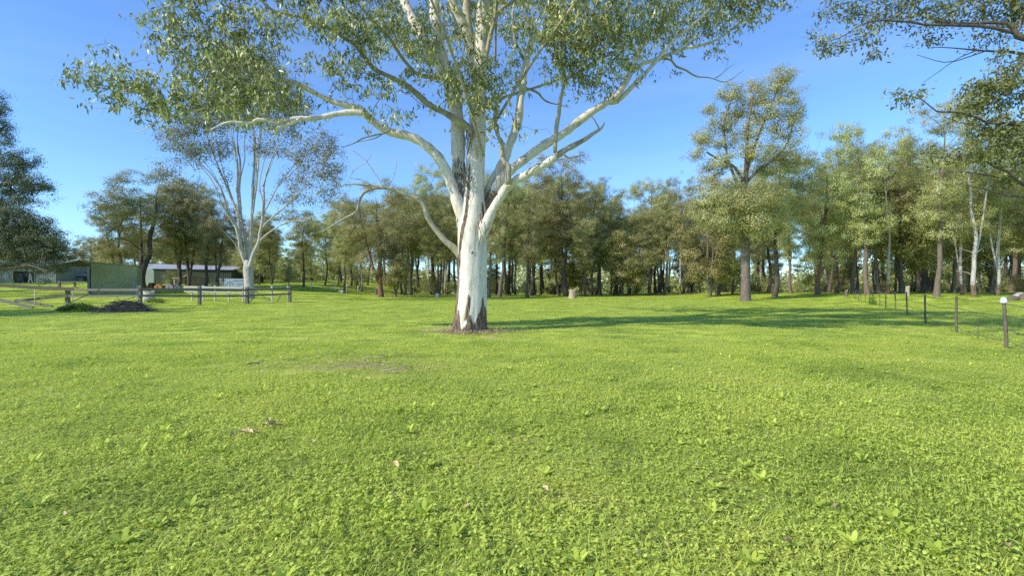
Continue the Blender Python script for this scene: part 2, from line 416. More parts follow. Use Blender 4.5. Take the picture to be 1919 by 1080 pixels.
def proto(seed, H=18, r0=0.3, bare=0.35, Rc=4.0, ncl=16, clr=1.5, ntar=330, per=80, leafL=0.155, leafW=0.075, shape=0.6,
          lean=0.04, bark='dark_bark', leaf='leaf_olive', top=0.86, spread=0.27, twist=1.0, tip=0.008, fork=0):
    """trunk mesh and crown mesh of one kind of tree, base at the origin"""
    global rng
    keep = rng; rng = np.random.default_rng(seed)
    sk = Skel(); mb = MB()
    m = 12; t = np.linspace(0, 1, m)
    wig = np.cumsum(rng.normal(size=(m, 2)) * 0.05 * twist * H / m * 2, 0); wig[0] = 0
    az = rng.uniform(0, 6.28)
    tr = np.stack([wig[:, 0] + math.cos(az) * lean * H * t ** 1.5, wig[:, 1] + math.sin(az) * lean * H * t ** 1.5, t * top * H - 0.25 * (t == 0)], 1)
    tr = catmull(tr, H / 30)
    tt = np.clip(tr[:, 2] / (top * H), 0, 1)
    rad = r0 * (1 - tt) ** 0.75 * 0.92 + 0.035 + r0 * 0.55 * np.exp(-np.clip(tr[:, 2], 0, 99) / (r0 * 1.6))
    sk.limb(tr, rad)
    mb.tube(tr, rad, 9, cap=False, bark=np.where(tr[:, 2] < 0.05 * H, 0.75, np.where(tr[:, 2] < 0.1 * H, 0.45, 0.1)))
    skip = int(np.argmax(tr[:, 2] > bare * H * 0.78))
    for f in range(fork):                               # extra stems from low on the trunk
        a = rng.uniform(0, 6.28); i = max(2, int(skip * rng.uniform(0.4, 0.9))); b = tr[i]
        e = np.array([math.cos(a) * Rc * 0.55, math.sin(a) * Rc * 0.55, H * rng.uniform(0.68, 0.85)])
        q = catmull(np.stack([b, b + (e - b) * [0.45, 0.45, 0.35], e]), H / 24)
        rr = np.linspace(rad[i] * 0.75, 0.03, len(q)); sk.limb(q, rr, i); mb.tube(q, rr, 7, cap=False, bark=0.1)
    cl = []
    for i in range(ncl):
        for tries in range(14):
            u = rng.uniform(0, 1) ** 0.85; z = bare + (1 - bare) * (0.06 + 0.9 * u)
            prof = Rc * (math.sin(math.pi * min(1, (1 - u) ** shape * 0.86 + 0.10))) 
            a = rng.uniform(0, 6.28); R = prof * math.sqrt(rng.uniform(0.08, 1))
            c = np.array([math.cos(a) * R + lean * H * math.cos(az) * z, math.sin(a) * R + lean * H * math.sin(az) * z, z * H])
            if all(np.linalg.norm((c - o) / [1, 1, 0.8]) > clr * 0.95 for o, _ in cl): break
        cl.append((c, clr * rng.uniform(0.65, 1.25) * (1.1 - 0.35 * u)))
    sk.grow([c - np.array([0, 0, s_ * 0.35]) for c, s_ in cl], 0.8, 0.55, 0.05, skip=skip)
    wts = np.array([s_ ** 2 for _, s_ in cl]); wts = wts / wts.sum()
    T = np.vstack([ell_points(c, np.array([s_, s_, s_ * 0.8]), max(3, int(ntar * w)), 0.35) for (c, s_), w in zip(cl, wts)])
    O = np.vstack([np.repeat(c[None] - [0, 0, s_ * .4], max(3, int(ntar * w)), 0) for (c, s_), w in zip(cl, wts)])
    T = T + rng.normal(size=T.shape) * np.where(rng.uniform(size=(len(T), 1)) < .12, .7, .06)
    ends = sk.grow(T, 0.5, 0.2, 0.07, skip=skip)
    r = sk.radii(tip, 0.47)
    sk.strand_mesh(mb, r, 5, 3, 0.035, r0 * 0.42)
    # a few dead sticks on the lower trunk
    for i in range(5):
        j = int(rng.uniform(skip * 0.5, skip * 1.3)); a = rng.uniform(0, 6.28); L = rng.uniform(0.6, 1.8)
        b = tr[min(j, len(tr) - 1)]; q = b + np.array([[0, 0, 0], [math.cos(a) * L * .5, math.sin(a) * L * .5, L * .25], [math.cos(a + .3) * L, math.sin(a + .3) * L, L * rng.uniform(0.1, .8)]])
        mb.tube(q, [0.04, 0.025, 0.01], 4, cap=False)
    cr = MB(); V, Fa, rn = spray_leaves(T, per, (spread, spread, spread * 0.75), leafL, leafW, 0.35, O); cr.add(V, Fa, 0, rn)
    out = (mb.data('trunk', M[bark]), cr.data('crown', M[leaf], False), H)
    rng = keep
    return out

PROTO = {}
def P(kind, *seeds, **kw): PROTO[kind] = [proto(s_, **kw) for s_ in seeds]
P('iron', 1, 2, 3, H=19, r0=0.26, twist=.6, bare=0.28, Rc=4.3, ncl=32, clr=1.55, ntar=520, per=80, bark='dark_bark', leaf='leaf_olive')
P('box', 4, 5, H=15, r0=0.3, bare=0.2, Rc=5.4, ncl=28, clr=1.7, ntar=460, per=84, bark='red_bark', leaf='leaf_olive', shape=0.8, fork=1)
P('slim', 6, 7, 8, H=17, r0=0.17, bare=0.34, Rc=2.8, ncl=20, clr=1.25, ntar=290, per=80, bark='dark_bark', leaf='leaf_green', twist=.7)
P('gum', 9, 10, H=20, r0=0.2, bare=0.32, Rc=4.4, ncl=20, clr=1.4, ntar=300, per=66, bark='pale_bark', leaf='leaf_green', twist=.8, fork=1, lean=0.04)
P('brown', 12, 13, H=20, r0=0.27, bare=0.30, Rc=4.8, ncl=30, clr=1.6, ntar=520, per=78, bark='brown_bark', leaf='leaf_olive', twist=.6)
P('dusk', 14, 15, H=16, r0=0.3, bare=0.24, Rc=4.2, ncl=32, clr=1.6, ntar=560, per=80, bark='dark_bark', leaf='leaf_brown', shape=0.7, fork=1)
P('low', 16, 17, 18, H=9, r0=0.16, bare=0.14, Rc=3.2, ncl=18, clr=1.25, ntar=260, per=78, leafL=0.2, leafW=0.09, bark='grey_twig', leaf='leaf_green', shape=0.9, fork=2)
P('bush', 19, H=4.2, r0=0.07, bare=0.02, Rc=1.9, ncl=12, clr=0.8, ntar=150, per=40, leafL=0.16, leafW=0.07, bark='grey_twig', leaf='leaf_green', shape=1.0, fork=3)

cnt_kind = {}
def plant(name, label, kind, base, H, group=None, cat='tree', wide=1.0, rz=None, var=None):
    lst = PROTO[kind]; i = cnt_kind.get(kind, 0); cnt_kind[kind] = i + 1
    tm, cm, h0 = lst[i % len(lst) if var is None else var]
    o = thing(name, label, cat, base, group, rng.uniform(0, 6.28) if rz is None else rz)
    s_ = H / h0; o.scale = (s_ * wide, s_ * wide, s_)
    a = bpy.data.objects.new('trunk', tm); b = bpy.data.objects.new('crown', cm)
    for c in (a, b): COL.objects.link(c); c.parent = o
    return o

# ---- traced trees: limbs given as (photo x, photo y, radius in photo px), depth running from d0 to d1
def traced_limb(pts, d0, d1, step=0.25, wob=0.0, power=1.2):
    pts = np.array(pts, float); n = len(pts)
    acc = np.concatenate([[0], np.cumsum(np.hypot(*np.diff(pts[:, :2], axis=0).T))]); u = (acc / acc[-1]) ** power
    d = d0 + (d1 - d0) * u
    Q = np.array([[*W(p[0], p[1], dd), p[2] * dd / F] for p, dd in zip(pts, d)])
    Q = catmull(Q, step)
    if wob:
        n = len(Q); w = np.cumsum(rng.normal(size=(n, 3)), 0); w -= np.linspace(0, 1, n)[:, None] * w[-1]
        Q[:, :3] += w * wob * np.minimum(np.linspace(0, 4, n), 1)[:, None]
    return Q[:, :3], np.maximum(Q[:, 3], 0.006)

def clusters_to_targets(cl, dens, px2m_d, centres=False):
    """ellipses in the photo (x, y, rx, ry, depth, weight) become target points in space"""
    out = []; cen = []
    for (x, y, rx, ry, d, w) in cl:
        n = max(3, int(math.pi * rx * ry * dens * w))
        out.append(ell_points(W(x, y, d), (rx * d / F, max(rx, ry) * d / F * 0.8, ry * d / F), n, 0.15))
        cen.append(np.repeat(W(x, y, d)[None] - [0, 0, ry * d / F * .3], n, 0))
    return (np.vstack(out), np.vstack(cen)) if centres else np.vstack(out)

# ---------- the big white gum in the middle
D = 17.45
hero_base = on_ground(881, 622); D = hero_base[1]
hero = thing('gum_tree', 'big white-trunked gum tree with rough brown bark at its foot, standing alone mid-paddock', 'tree', hero_base)
HB = hero_base
def L2(pts): return pts - HB
sk = Skel()
# trunk with flare, flutes and peeling brown bark
tp = np.array([(880, 640, 37), (880.5, 622, 34.5), (881, 606, 31.5), (882, 585, 29.5), (883.5, 545, 28), (884, 500, 27), (884, 455, 27), (885, 425, 27), (886, 395, 24.5), (888, 365, 20), (890, 330, 18),
               (893, 260, 16.5), (896, 200, 15), (899, 150, 13.5), (902, 90, 13), (904, 40, 12.5), (905, -20, 12), (909, -110, 10.5), (905, -190, 8.5), (913, -270, 6), (920, -350, 3)], float)
tpts, trad = traced_limb(tp, D, D + 0.6, 0.06)
K = 64; V, Q = tube(tpts, trad, K)
ang = np.tile(np.arange(K) * 2 * np.pi / K, len(tpts)); zz = np.repeat(tpts[:, 2] - HB[2], K); ctr = np.repeat(tpts, K, 0); rr = np.repeat(trad, K)
rel = (V - ctr) / rr[:, None]; side = rel[:, 0]; front = -rel[:, 1]
th = np.arctan2(rel[:, 0], -rel[:, 1])
flare = np.exp(-np.clip(zz, 0, 99) / 0.42)
flute = 0.13 * flare * (np.cos(5 * th + 0.6) + 0.6 * np.cos(8 * th + 2)) + 0.035 * np.cos(3 * th + zz * 0.5) * smooth(4.6, 3.0, zz) + 0.02 * np.cos(7 * th + 1.5 * np.sin(zz))
n1 = np.sin(th * 9 + zz * 2.1) * np.sin(zz * 5 + th * 4) * 0.5 + np.sin(th * 17 - zz * 3.3 + 1) * 0.35
foot = 0.64 + 0.36 * np.sin(th * 2.2 - 0.9) + 0.22 * np.sin(th * 7 + 1) + 0.1 * np.sin(th * 15)
foot = np.where(np.abs(th - 0.24) < 0.22, foot - 0.30 * (1 - np.abs(th - 0.24) / 0.22), foot)
bark = smooth(0.22, -0.22, zz - foot)
strip = smooth(0.24, 0.08, np.abs(th + 0.92 + 0.10 * np.sin(zz * 1.3) - 0.45 * smooth(2.6, 4.4, zz))) * smooth(0.3, 0.8, zz) * smooth(6.6, 5.2, zz)
edge = smooth(0.30, 0.1, np.abs(th + 1.10)) * smooth(3.1, 2.5, zz)
tong = smooth(0.2, 0.07, np.abs(th + 0.10 + 0.06 * np.sin(zz * 4))) * smooth(1.5, 1.2, zz) * smooth(0.2, 0.5, zz)
fk = smooth(0.24, 0.08, np.abs(th - 0.95)) * smooth(3.0, 3.4, zz) * smooth(4.9, 4.3, zz)
knot = smooth(0.14, 0.05, np.hypot(th + 0.42, (zz - 4.05) * 1.1)) + smooth(0.16, 0.05, np.hypot((th - 0.14) * 1.6, (zz - 2.75) * 0.9))
barkv = np.clip(np.maximum.reduce([bark, 0.80 * strip * (zz > 2.2) + 0.5 * strip * (zz <= 2.2), 0.85 * edge, 0.75 * tong, 0.85 * fk, 0.9 * knot]), 0, 1)
V = V + rel * rr[:, None] * (flute + 0.05 * barkv * n1 + 0.012 * n1)[:, None]
V[:, 2] = np.where(zz < 0.02, np.minimum(V[:, 2], HB[2] - 0.05), V[:, 2])
tb = MB(); tb.add(V - HB, Q, 0, None, barkv); tb.build('trunk', M['white_bark'], hero)
sk.limb(tpts, trad)

limbs = [  # points, depth at start, depth at end, brownness
 ('stem', [(874, 450, 14), (866, 395, 14.5), (861, 350, 13.5), (858, 300, 13), (856, 250, 13), (852, 200, 13), (843, 160, 13.5), (830, 120, 12), (821, 90, 11), (815, 40, 10), (812, -20, 9), (800, -110, 7), (790, -200, 4.5), (770, -280, 2)], 0.15, 1.2, .42),
 ('limb', [(842, 160, 8), (828, 130, 9.5), (810, 105, 9.5), (797, 80, 9), (781, 50, 8.5), (765, 18, 8), (752, -12, 7.5), (720, -90, 6), (690, -160, 4), (670, -210, 2)], 1.0, 3.0, 0),
 ('limb', [(893, 150, 8), (880, 95, 8.5), (868, 48, 8.5), (851, 10, 8), (838, -30, 7), (825, -120, 5), (830, -200, 3)], 0.6, -1.2, 0),
 ('limb', [(893, 110, 6), (880, 60, 7.5), (875, 20, 7.5), (876, -30, 7), (868, -120, 5), (875, -220, 3)], 0.6, 2.2, .35),
 ('limb', [(880, 430, 9), (866, 402, 11), (857, 378, 10.8), (848, 350, 10), (836, 320, 9.5), (817, 290, 9), (793, 268, 8.5), (763, 254, 8), (731, 247, 7.6), (703, 231, 7.2), (680, 211, 6.8), (663, 201, 6), (633, 194, 5.4), (610, 185, 5), (580, 170, 4.7), (543, 153, 4.3), (497, 145, 3.8), (477, 127, 3), (450, 107, 2.5), (400, 73, 2), (373, 37, 1.5), (343, 0, 1)], 0, -2.0, 0),
 ('limb', [(497, 145, 3.2), (487, 157, 3.0), (450, 170, 2.7), (420, 187, 2.4), (393, 197, 2.1), (367, 207, 1.7), (333, 211, 1.4), (300, 227, 1.1), (272, 240, .9), (260, 247, .7), (243, 245, .6)], -1.75, -2.4, 0),
 ('limb', [(684, 213, 5), (667, 210, 5.5), (633, 213, 5.2), (593, 220, 5), (566, 220, 4.8), (547, 222, 4.3), (517, 227, 3.8), (484, 223, 3.4), (470, 230, 2.9), (433, 228, 2.4), (410, 235, 1.8), (395, 243, 1)], -1.4, -2.8, 0),
 ('limb', [(566, 221, 3.5), (550, 229, 3.4), (530, 236, 3), (515, 242, 2.2)], -1.9, -2.2, 0),
 ('limb', [(487, 150, 1.8), (430, 140, 1.5), (383, 147, 1.3), (330, 150, 1.2), (280, 140, 1.0), (220, 128, .8), (190, 127, .7), (150, 137, .5)], -1.8, -2.8, 0),
 ('limb', [(886, 255, 5), (873, 235, 6.5), (860, 227, 6.3), (833, 210, 6), (807, 197, 5.6), (787, 180, 5.2), (763, 160, 4.8), (730, 143, 4.4), (700, 128, 4), (673, 92, 3.6), (645, 71, 3.4), (620, 54, 3.2), (567, 33, 2.8), (513, 20, 2.4), (490, 0, 2), (450, -40, 1.4)], -.2, -3.0, .3),
 ('limb', [(868, 156, 4), (850, 152, 4.2), (833, 147, 4), (787, 140, 3.6), (767, 123, 3.3), (747, 97, 3), (730, 70, 2.7), (693, 33, 2.2), (667, 0, 1.8), (640, -50, 1.2)], .3, -2.0, .3),
 ('limb', [(884, 505, 5), (866, 484, 6.6), (857, 473, 6.2), (848, 463, 6), (836, 453, 5.4), (816, 430, 5), (801, 408, 4.8), (792, 382, 4.4), (779, 371, 4), (757, 364, 3.4), (722, 353, 3), (690, 357, 2.8), (676, 371, 2.6), (668, 397, 2.3), (650, 408, 2), (620, 425, 1.5), (604, 434, .8)], 0.1, -1.6, .22),
 ('limb', [(722, 353, 2.4), (694, 346, 2), (657, 345, 1.4), (631, 350, .8)], -1.1, -1.5, .3),
 ('limb', [(720, 352, .9), (705, 332, .8), (687, 304, .7), (684, 300, .6), (661, 282, .4)], -1.1, -1.2, .35),
 ('limb', [(687, 304, .6), (692, 296, .5), (699, 279, .3)], -1.2, -1.3, .35),
 ('limb', [(695, 346, .8), (675, 336, .7), (655, 334, .6), (666, 316, .5), (686, 306, .4)], -1.2, -1.3, .35),
 ('limb', [(724, 351, .8), (735, 338, .7), (742, 320, .6), (744, 290, .3)], -1.1, -1.0, .35),
 ('limb', [(888, 490, 8), (901, 448, 11), (909, 424, 10.4), (920, 400, 9), (928, 386, 8.6), (938, 370, 8.4), (947, 355, 8.2), (962, 340, 8), (987, 327, 7.4), (1020, 308, 6.8), (1042, 293, 6.2)], 0.0, -1.2, .0),
 ('limb', [(1020, 308, 6.4), (1042, 293, 6.1), (1058, 282, 5.3), (1072, 275, 5), (1087, 267, 4.4), (1100, 259, 4), (1113, 250, 3.4), (1124, 243, 2.7), (1130, 237, 2), (1133, 229, 1)], -1.0, -1.6, .3),
 ('limb', [(1055, 287, 2), (1066, 296, 1.6), (1080, 294, 1.3), (1095, 290, .6)], -1.3, -1.0, .3),
 ('limb', [(985, 326, 2), (998, 312, 1.6), (1016, 306, 1.3), (1040, 300, .9), (1058, 298, .5)], -1.1, -1.2, .3),
 ('limb', [(893, 440, 9), (905, 405, 10), (918, 375, 9.8), (930, 350, 9.4), (943, 332, 9), (960, 317, 9), (987, 297, 8.4), (1020, 273, 7.9), (1053, 253, 7.5), (1087, 227, 7.2), (1113, 207, 7), (1140, 190, 6.6), (1160, 173, 6), (1180, 140, 5.5), (1193, 105, 5), (1210, 73, 4.2), (1222, 40, 3.4), (1240, -10, 2.6), (1262, -80, 1.5)], .1, 1.6, .45),
 ('limb', [(1140, 191, 5), (1156, 190, 4.6), (1180, 167, 4.2), (1213, 133, 3.8), (1240, 100, 3.3), (1260, 77, 3), (1300, 45, 2.3), (1340, 5, 1.7), (1370, -40, 1.4)], 1.1, .2, .1),
 ('limb', [(1195, 130, 3.6), (1200, 121, 3.6), (1215, 116, 3.6), (1239, 109, 3.3), (1278, 93, 2.9), (1328, 82, 2.4), (1363, 62, 1.9), (1394, 39, 1.4), (1440, 5, .9)], 1.3, 2.4, 0),
 ('limb', [(1240, 110, 2.2), (1258, 112, 2), (1268, 124, 1.9), (1286, 132, 1.7), (1300, 141, 1.6), (1317, 144, 1.4), (1335, 144, 1.1), (1352, 152, .9), (1367, 150, .7), (1380, 140, .6), (1394, 131, .4)], 1.7, 1.9, .35),
 ('limb', [(1340, 146, .9), (1352, 138, .7), (1364, 127, .6), (1377, 121, .3)], 1.85, 1.9, .35),
 ('limb', [(1123, 244, 1.6), (1118, 232, 1.4), (1113, 221, 1.2), (1104, 216, .8)], -1.5, -1.6, .35),
 ('limb', [(953, 345, 6), (952, 325, 5.6), (953, 312, 5.2), (943, 300, 4.8), (940, 285, 4.5), (941, 270, 4.1), (934, 258, 3.8), (929, 238, 3.5), (927, 217, 3.2), (930, 195, 3), (922, 178, 2.6), (912, 160, 2.3), (905, 135, 1.8), (890, 105, 1.3)], -1.0, -1.5, .25),
 ('stem', [(905, 385, 8), (915, 358, 9), (926, 335, 8.8), (947, 300, 8.4), (955, 276, 8.1), (963, 253, 8), (970, 232, 7.8), (974, 215, 7.6), (976, 190, 7.2), (978, 170, 6.9), (983, 130, 6.4), (988, 105, 6), (994, 83, 5.6), (1003, 56, 5)], .45, 1.4, .12),
 ('limb', [(1040, 286, 4), (1041, 262, 4), (1043, 235, 4), (1047, 210, 3.8), (1050, 187, 3.6), (1055, 165, 3.4), (1058, 150, 3.2), (1055, 132, 2.8), (1048, 117, 2.4), (1042, 95, 1.9), (1048, 60, 1.5), (1040, 10, 1)], -1.3, -1.9, .2),
 ('limb', [(1057, 152, 2.7), (1063, 147, 2.6), (1087, 130, 2.4), (1105, 118, 2.2), (1120, 110, 2), (1140, 102, 1.9), (1160, 90, 1.7), (1180, 75, 1.4), (1193, 60, 1.2), (1207, 37, .9), (1212, 5, .6)], -1.7, -2.4, .15),
 ('limb', [(905, 125, 4), (913, 97, 4.2), (917, 73, 4), (925, 45, 3.8), (931, 25, 3.6), (945, 12, 3.4), (963, 0, 3.2), (1000, -40, 2.4), (1050, -100, 1.4)], .2, -1.4, .2),
 ('limb', [(985, 120, 3), (975, 95, 2.8), (962, 70, 2.5), (958, 30, 2), (975, -30, 1.4)], 1.2, 2.0, .2),
 ('limb', [(976, 165, 2.6), (995, 167, 2.3), (1010, 176, 2), (1020, 188, 1.6), (1040, 195, 1.2), (1065, 200, .6)], 1.3, 2.2, .4),
 ('limb', [(731, 245, 1.6), (718, 250, 1.5), (690, 257, 1.4), (665, 267, 1.2), (640, 276, .6)], -.9, -1.3, .35),
 ('limb', [(718, 250, 1.2), (700, 262, 1.1), (680, 265, .9), (655, 272, .5)], -.9, -1.4, .35),
]
lm_hero = []
for base_i, pts in ((.30, [(-1.0, 17.4, 6.2, .15), (-1.5, 15.6, 7.8, .13), (-2.2, 13.6, 9.4, .10), (-3.0, 11.8, 10.8, .07), (-3.6, 10.4, 12.2, .03)]), (.34, [(-.8, 17.3, 7.0, .15), (.8, 15.4, 8.8, .12), (2.6, 13.4, 10.4, .09), (4.2, 11.8, 11.8, .05), (5.2, 10.6, 13.2, .02)]),
                    (.4, [(-.8, 18.0, 7.6, .16), (-2.0, 20.5, 9.6, .13), (-3.6, 23.2, 11.4, .09), (-5.0, 25.0, 13.2, .04)]), (.4, [(-.7, 18.1, 8.4, .16), (1.6, 20.8, 10.2, .13), (4.0, 23.0, 12.0, .09), (6.0, 24.8, 13.8, .04)]), (.5, [(-.6, 17.6, 9.6, .12), (-.4, 15.4, 12.0, .09), (0.2, 13.6, 14.4, .05), (.6, 12.4, 16.0, .02)])):
    q = catmull(np.array(pts), .16); m_ = MB(); m_.tube(q[:, :3] - HB, q[:, 3] * .34 * (1 + .05 * rng.normal(size=len(q))), 12, bark=.08); m_.build('limb', M['tan_bark'], hero)
    sk.limb(q[:, :3], q[:, 3] * .34, int(np.argmin(np.sum((sk.P - q[0, :3]) ** 2, 1))))
for (nm, pts, a, b, br) in limbs:
    q, r = traced_limb(pts, D + a, D + b, 0.14, 0.004 if pts[0][2] > 3 else 0.014)
    k = 20 if r.max() > 0.12 else (10 if r.max() > 0.04 else 6)
    m_ = MB(); nn = len(q)
    bk = np.full(nn, br if br >= .4 or br == .12 else .08) + (.55 * np.exp(-np.arange(nn) / 3.5) if pts[0][2] > 6 else 0)
    if nm == 'limb' and br == .45: bk = .75 * smooth(5.6, 4.6, q[:, 2]) * smooth(2.8, 3.2, q[:, 2])
    if nm == 'stem' and br > .4: bk = br * smooth(7.5, 5.2, q[:, 2]) + .12
    m_.tube(q - HB, r * (1 + 0.06 * np.sin(np.arange(nn) * 0.55 + rng.uniform(0, 6)) + 0.05 * np.sin(np.arange(nn) * 1.9) + 0.035 * rng.normal(size=nn)), k, cap=True, bark=bk)
    m_.build('limb', M['tan_bark'] if br in (.3, .35, .2, .25, .22, .4, .15) else M['white_bark'], hero)
    par = int(np.argmin(np.sum((sk.P - q[0]) ** 2, 1)))
    sk.limb(q, r, par)
nlimb = len(sk.P)
cl = [ # photo ellipses: x, y, rx, ry, depth offset, weight
 (160, 138, 34, 22, -2.6, .8), (205, 150, 45, 26, -2.5, 1.2), (255, 165, 50, 32, -2.4, 1.3), (310, 185, 55, 34, -2.2, 1.4), (370, 170, 55, 36, -2.0, 1.3), (430, 180, 55, 38, -2.0, 1.4), (490, 180, 50, 38, -2.1, 1.3), (535, 175, 40, 36, -1.6, 1.0),
 (400, 115, 60, 40, -2, 1.2), (345, 85, 48, 40, -2, 1.1), (300, 30, 42, 36, -2.2, .7), (370, 25, 60, 36, -2, 1.1), (440, 40, 55, 40, -1.8, 1.1), (450, 90, 50, 34, -1.8, 1.1), (510, 110, 40, 30, -1.6, .8), (290, 60, 24, 34, -2.3, .6), (285, 190, 40, 22, -2.6, .9), (340, 215, 34, 14, -2.4, .6), (450, 215, 60, 14, -2.4, .8), (520, 218, 30, 12, -2.4, .5),
 (500, 30, 45, 36, -2.2, .8), (560, 30, 50, 30, -2.6, .8), (620, 40, 50, 36, -2.6, .9), (680, 40, 45, 40, -2, .9), (640, 100, 45, 40, -2, .6), (590, 110, 30, 40, -2.2, .35), (690, 110, 40, 36, -1.5, .8), (640, 150, 34, 24, -1.4, .5), (710, 165, 40, 26, -1.6, .6), (720, 205, 46, 20, -1.4, .55), (760, 60, 46, 40, 1.0, .55), (745, 15, 40, 30, -1, .6),
 (775, 140, 34, 26, -1.2, .7), (815, 60, 34, 50, .2, .7), (810, 120, 34, 26, -.6, .6), (800, 195, 28, 14, -1, .4), (860, 140, 40, 34, -1.2, 1.2), (890, 120, 40, 30, -1.4, 1.0), (870, 60, 36, 36, -1.4, .6), (900, 175, 40, 36, -1.6, 1.2), (930, 205, 24, 40, -1.6, .8), (938, 150, 26, 30, -1.4, .8), (850, 180, 24, 20, -.8, .5), (925, 250, 16, 14, -1.5, .35), (965, 95, 30, 50, 1.5, .5),
 (1020, 50, 36, 50, -1.8, 1.1), (1060, 40, 46, 46, -2, 1.5), (1075, 95, 44, 34, -2, 1.5), (1120, 60, 50, 46, -2.2, 1.4), (1165, 40, 46, 40, -2.2, 1.3), (1110, 130, 40, 24, -2, 1.1), (1055, 130, 36, 22, -1.8, .9), (1150, 120, 30, 24, -2, .7), (1090, 165, 34, 18, -1, .5), (1140, 165, 26, 16, -.6, .4), (1180, 85, 34, 26, -1.6, .8),
 (1215, 60, 34, 40, 1.0, .9), (1230, 20, 50, 34, .5, 1.1), (1275, 40, 44, 34, 1.2, 1.0), (1290, 75, 34, 20, 1.6, .7), (1320, 25, 44, 34, 1, 1.0), (1360, 40, 36, 26, 2, .9), (1395, 20, 40, 26, 2.2, .9), (1430, 8, 34, 18, 2.2, .6), (1325, 85, 16, 10, 2, .4), (1260, 95, 20, 10, 1.5, .3), (960, 20, 40, 30, -.8, .7), (905, 20, 40, 30, -1, .4),
]
up = [ # the crown that continues above the picture
 (330, -50, 70, 40, -2, .5), (430, -60, 80, 50, -1.8, .6), (540, -60, 80, 50, -2.4, .6), (650, -60, 80, 50, -1, .6), (700, -150, 90, 60, 2, .6), (760, -100, 70, 50, 1, .5), (800, -220, 90, 60, 1, .6), (860, -130, 70, 50, -1, .5), (930, -300, 80, 60, .5, .6), (900, -220, 80, 50, 2, .5), (980, -100, 80, 50, -1.2, .6), (1050, -130, 80, 50, -1, .6), (1120, -60, 80, 40, -1.6, .6), (1230, -70, 80, 50, 1, .6), (1340, -50, 80, 40, 1, .6), (1430, -40, 50, 30, 2, .5), (760, 60, 70, 60, 4.5, .4), (1050, -40, 80, 60, 4, .5), (900, 20, 60, 60, 5, .3)]
T = clusters_to_targets([(x, y, a, b, D + d, w * (.82 if x < 560 else 1)) for x, y, a, b, d, w in cl], 0.0070, D)
T = T + rng.normal(size=T.shape) * np.where(rng.uniform(size=(len(T), 1)) < .3, .45, .1)
T2 = clusters_to_targets([(x, y, a, b, D + d, w) for x, y, a, b, d, w in up], 0.016, D)
T3 = np.vstack([ell_points(c, (r_, r_, r_ * .55), int(n_), .2) for c, r_, n_ in (((-3.4, 10.6, 11.8), 1.6, 90), ((-2.2, 12.4, 10.8), 1.5, 80), ((-4.6, 12.6, 12.4), 1.6, 80), ((4.9, 11.0, 12.8), 1.6, 90), ((3.2, 12.6, 11.6), 1.5, 80), ((1.2, 12.0, 12.6), 1.6, 80), ((6.2, 13.0, 13.0), 1.6, 80),
    ((-4.8, 24.8, 14.4), 2.0, 50), ((-2.6, 23.0, 14.2), 1.8, 40), ((-6.6, 23.0, 14.0), 1.8, 50), ((6.0, 24.6, 14.6), 2.0, 60), ((3.4, 23.4, 14.6), 1.8, 45), ((7.8, 22.4, 14.2), 1.8, 50), ((.5, 24.0, 15.2), 2.0, 80), ((.4, 12.8, 16.2), 2.0, 100), ((-1.4, 14.0, 15.6), 1.8, 80), ((2.4, 14.4, 16.4), 1.8, 80), ((-3.0, 20.4, 16.8), 2.0, 90), ((2.6, 20.4, 17.6), 2.0, 90), ((-7.4, 15.0, 12.8), 1.7, 70), ((9.0, 15.6, 13.6), 1.8, 80), ((9.6, 19.6, 13.4), 1.8, 80))])
T3f = np.vstack([ell_points(c, (r_, r_, r_ * .6), 90, .2) for c, r_ in (((-3.4, 10.6, 12.4), 1.7), ((-5.4, 12.2, 12.8), 1.8), ((4.9, 11.0, 13.2), 1.8), ((2.6, 11.4, 12.4), 1.7), ((7.0, 12.6, 13.2), 1.8), ((-.6, 11.2, 13.0), 1.7), ((-7.6, 14.4, 13.0), 1.7))])
T2 = np.vstack([T2, T3, T3f])
ends = sk.grow(np.vstack([T, T2]), 0.32, 0.12, 0.06, skip=60)
r = sk.radii(0.0055, 0.44)
tw = MB(); sk.strand_mesh(tw, r, 6, 4, 0.02, 0.06); 
for m_ in tw.V: m_ -= HB
# loose hanging twigs and dead sticks among the foliage
for i in rng.choice(len(T), 260, replace=False):
    p = T[i] - HB; L = rng.uniform(.3, 1.0); a = rng.uniform(0, 6.28)
    q = p + np.array([[0, 0, 0], [math.cos(a) * L * .3, math.sin(a) * L * .3, -L * .3], [math.cos(a + .4) * L * .5, math.sin(a + .4) * L * .5, -L * rng.uniform(.2, 1)]])
    tw.tube(q, [.007, .005, .003], 3, cap=False)
tw.build('twigs', M['twig'], hero)
cr = MB()
def hang(Tg, per):
    # leaves strung along short drooping sprigs
    n = len(Tg); az = rng.uniform(0, 6.28, n); ln = rng.uniform(.2, .55, n)
    u = rng.uniform(-.5, 1, (n, per))
    X = Tg[:, None] + np.stack([np.cos(az)[:, None] * ln[:, None] * u, np.sin(az)[:, None] * ln[:, None] * u, -0.55 * ln[:, None] * np.abs(u) ** 1.5], -1)
    X = X.reshape(-1, 3) + rng.normal(size=(n * per, 3)) * .07
    rn = np.clip(.40 * np.repeat(rng.uniform(0, 1, n), per) + .6 * rng.uniform(0, 1, n * per), 0, 1)
    return leaves(X, .20, .056, 1.15, rn)
V, Fa, rn = hang(T, 15); cr.add(V - HB, Fa, 0, rn)
V, Fa, rn = hang(T2, 22); cr.add(V - HB, Fa, 0, rn)
cr.build('crown', M['leaf_hero'], hero, False)
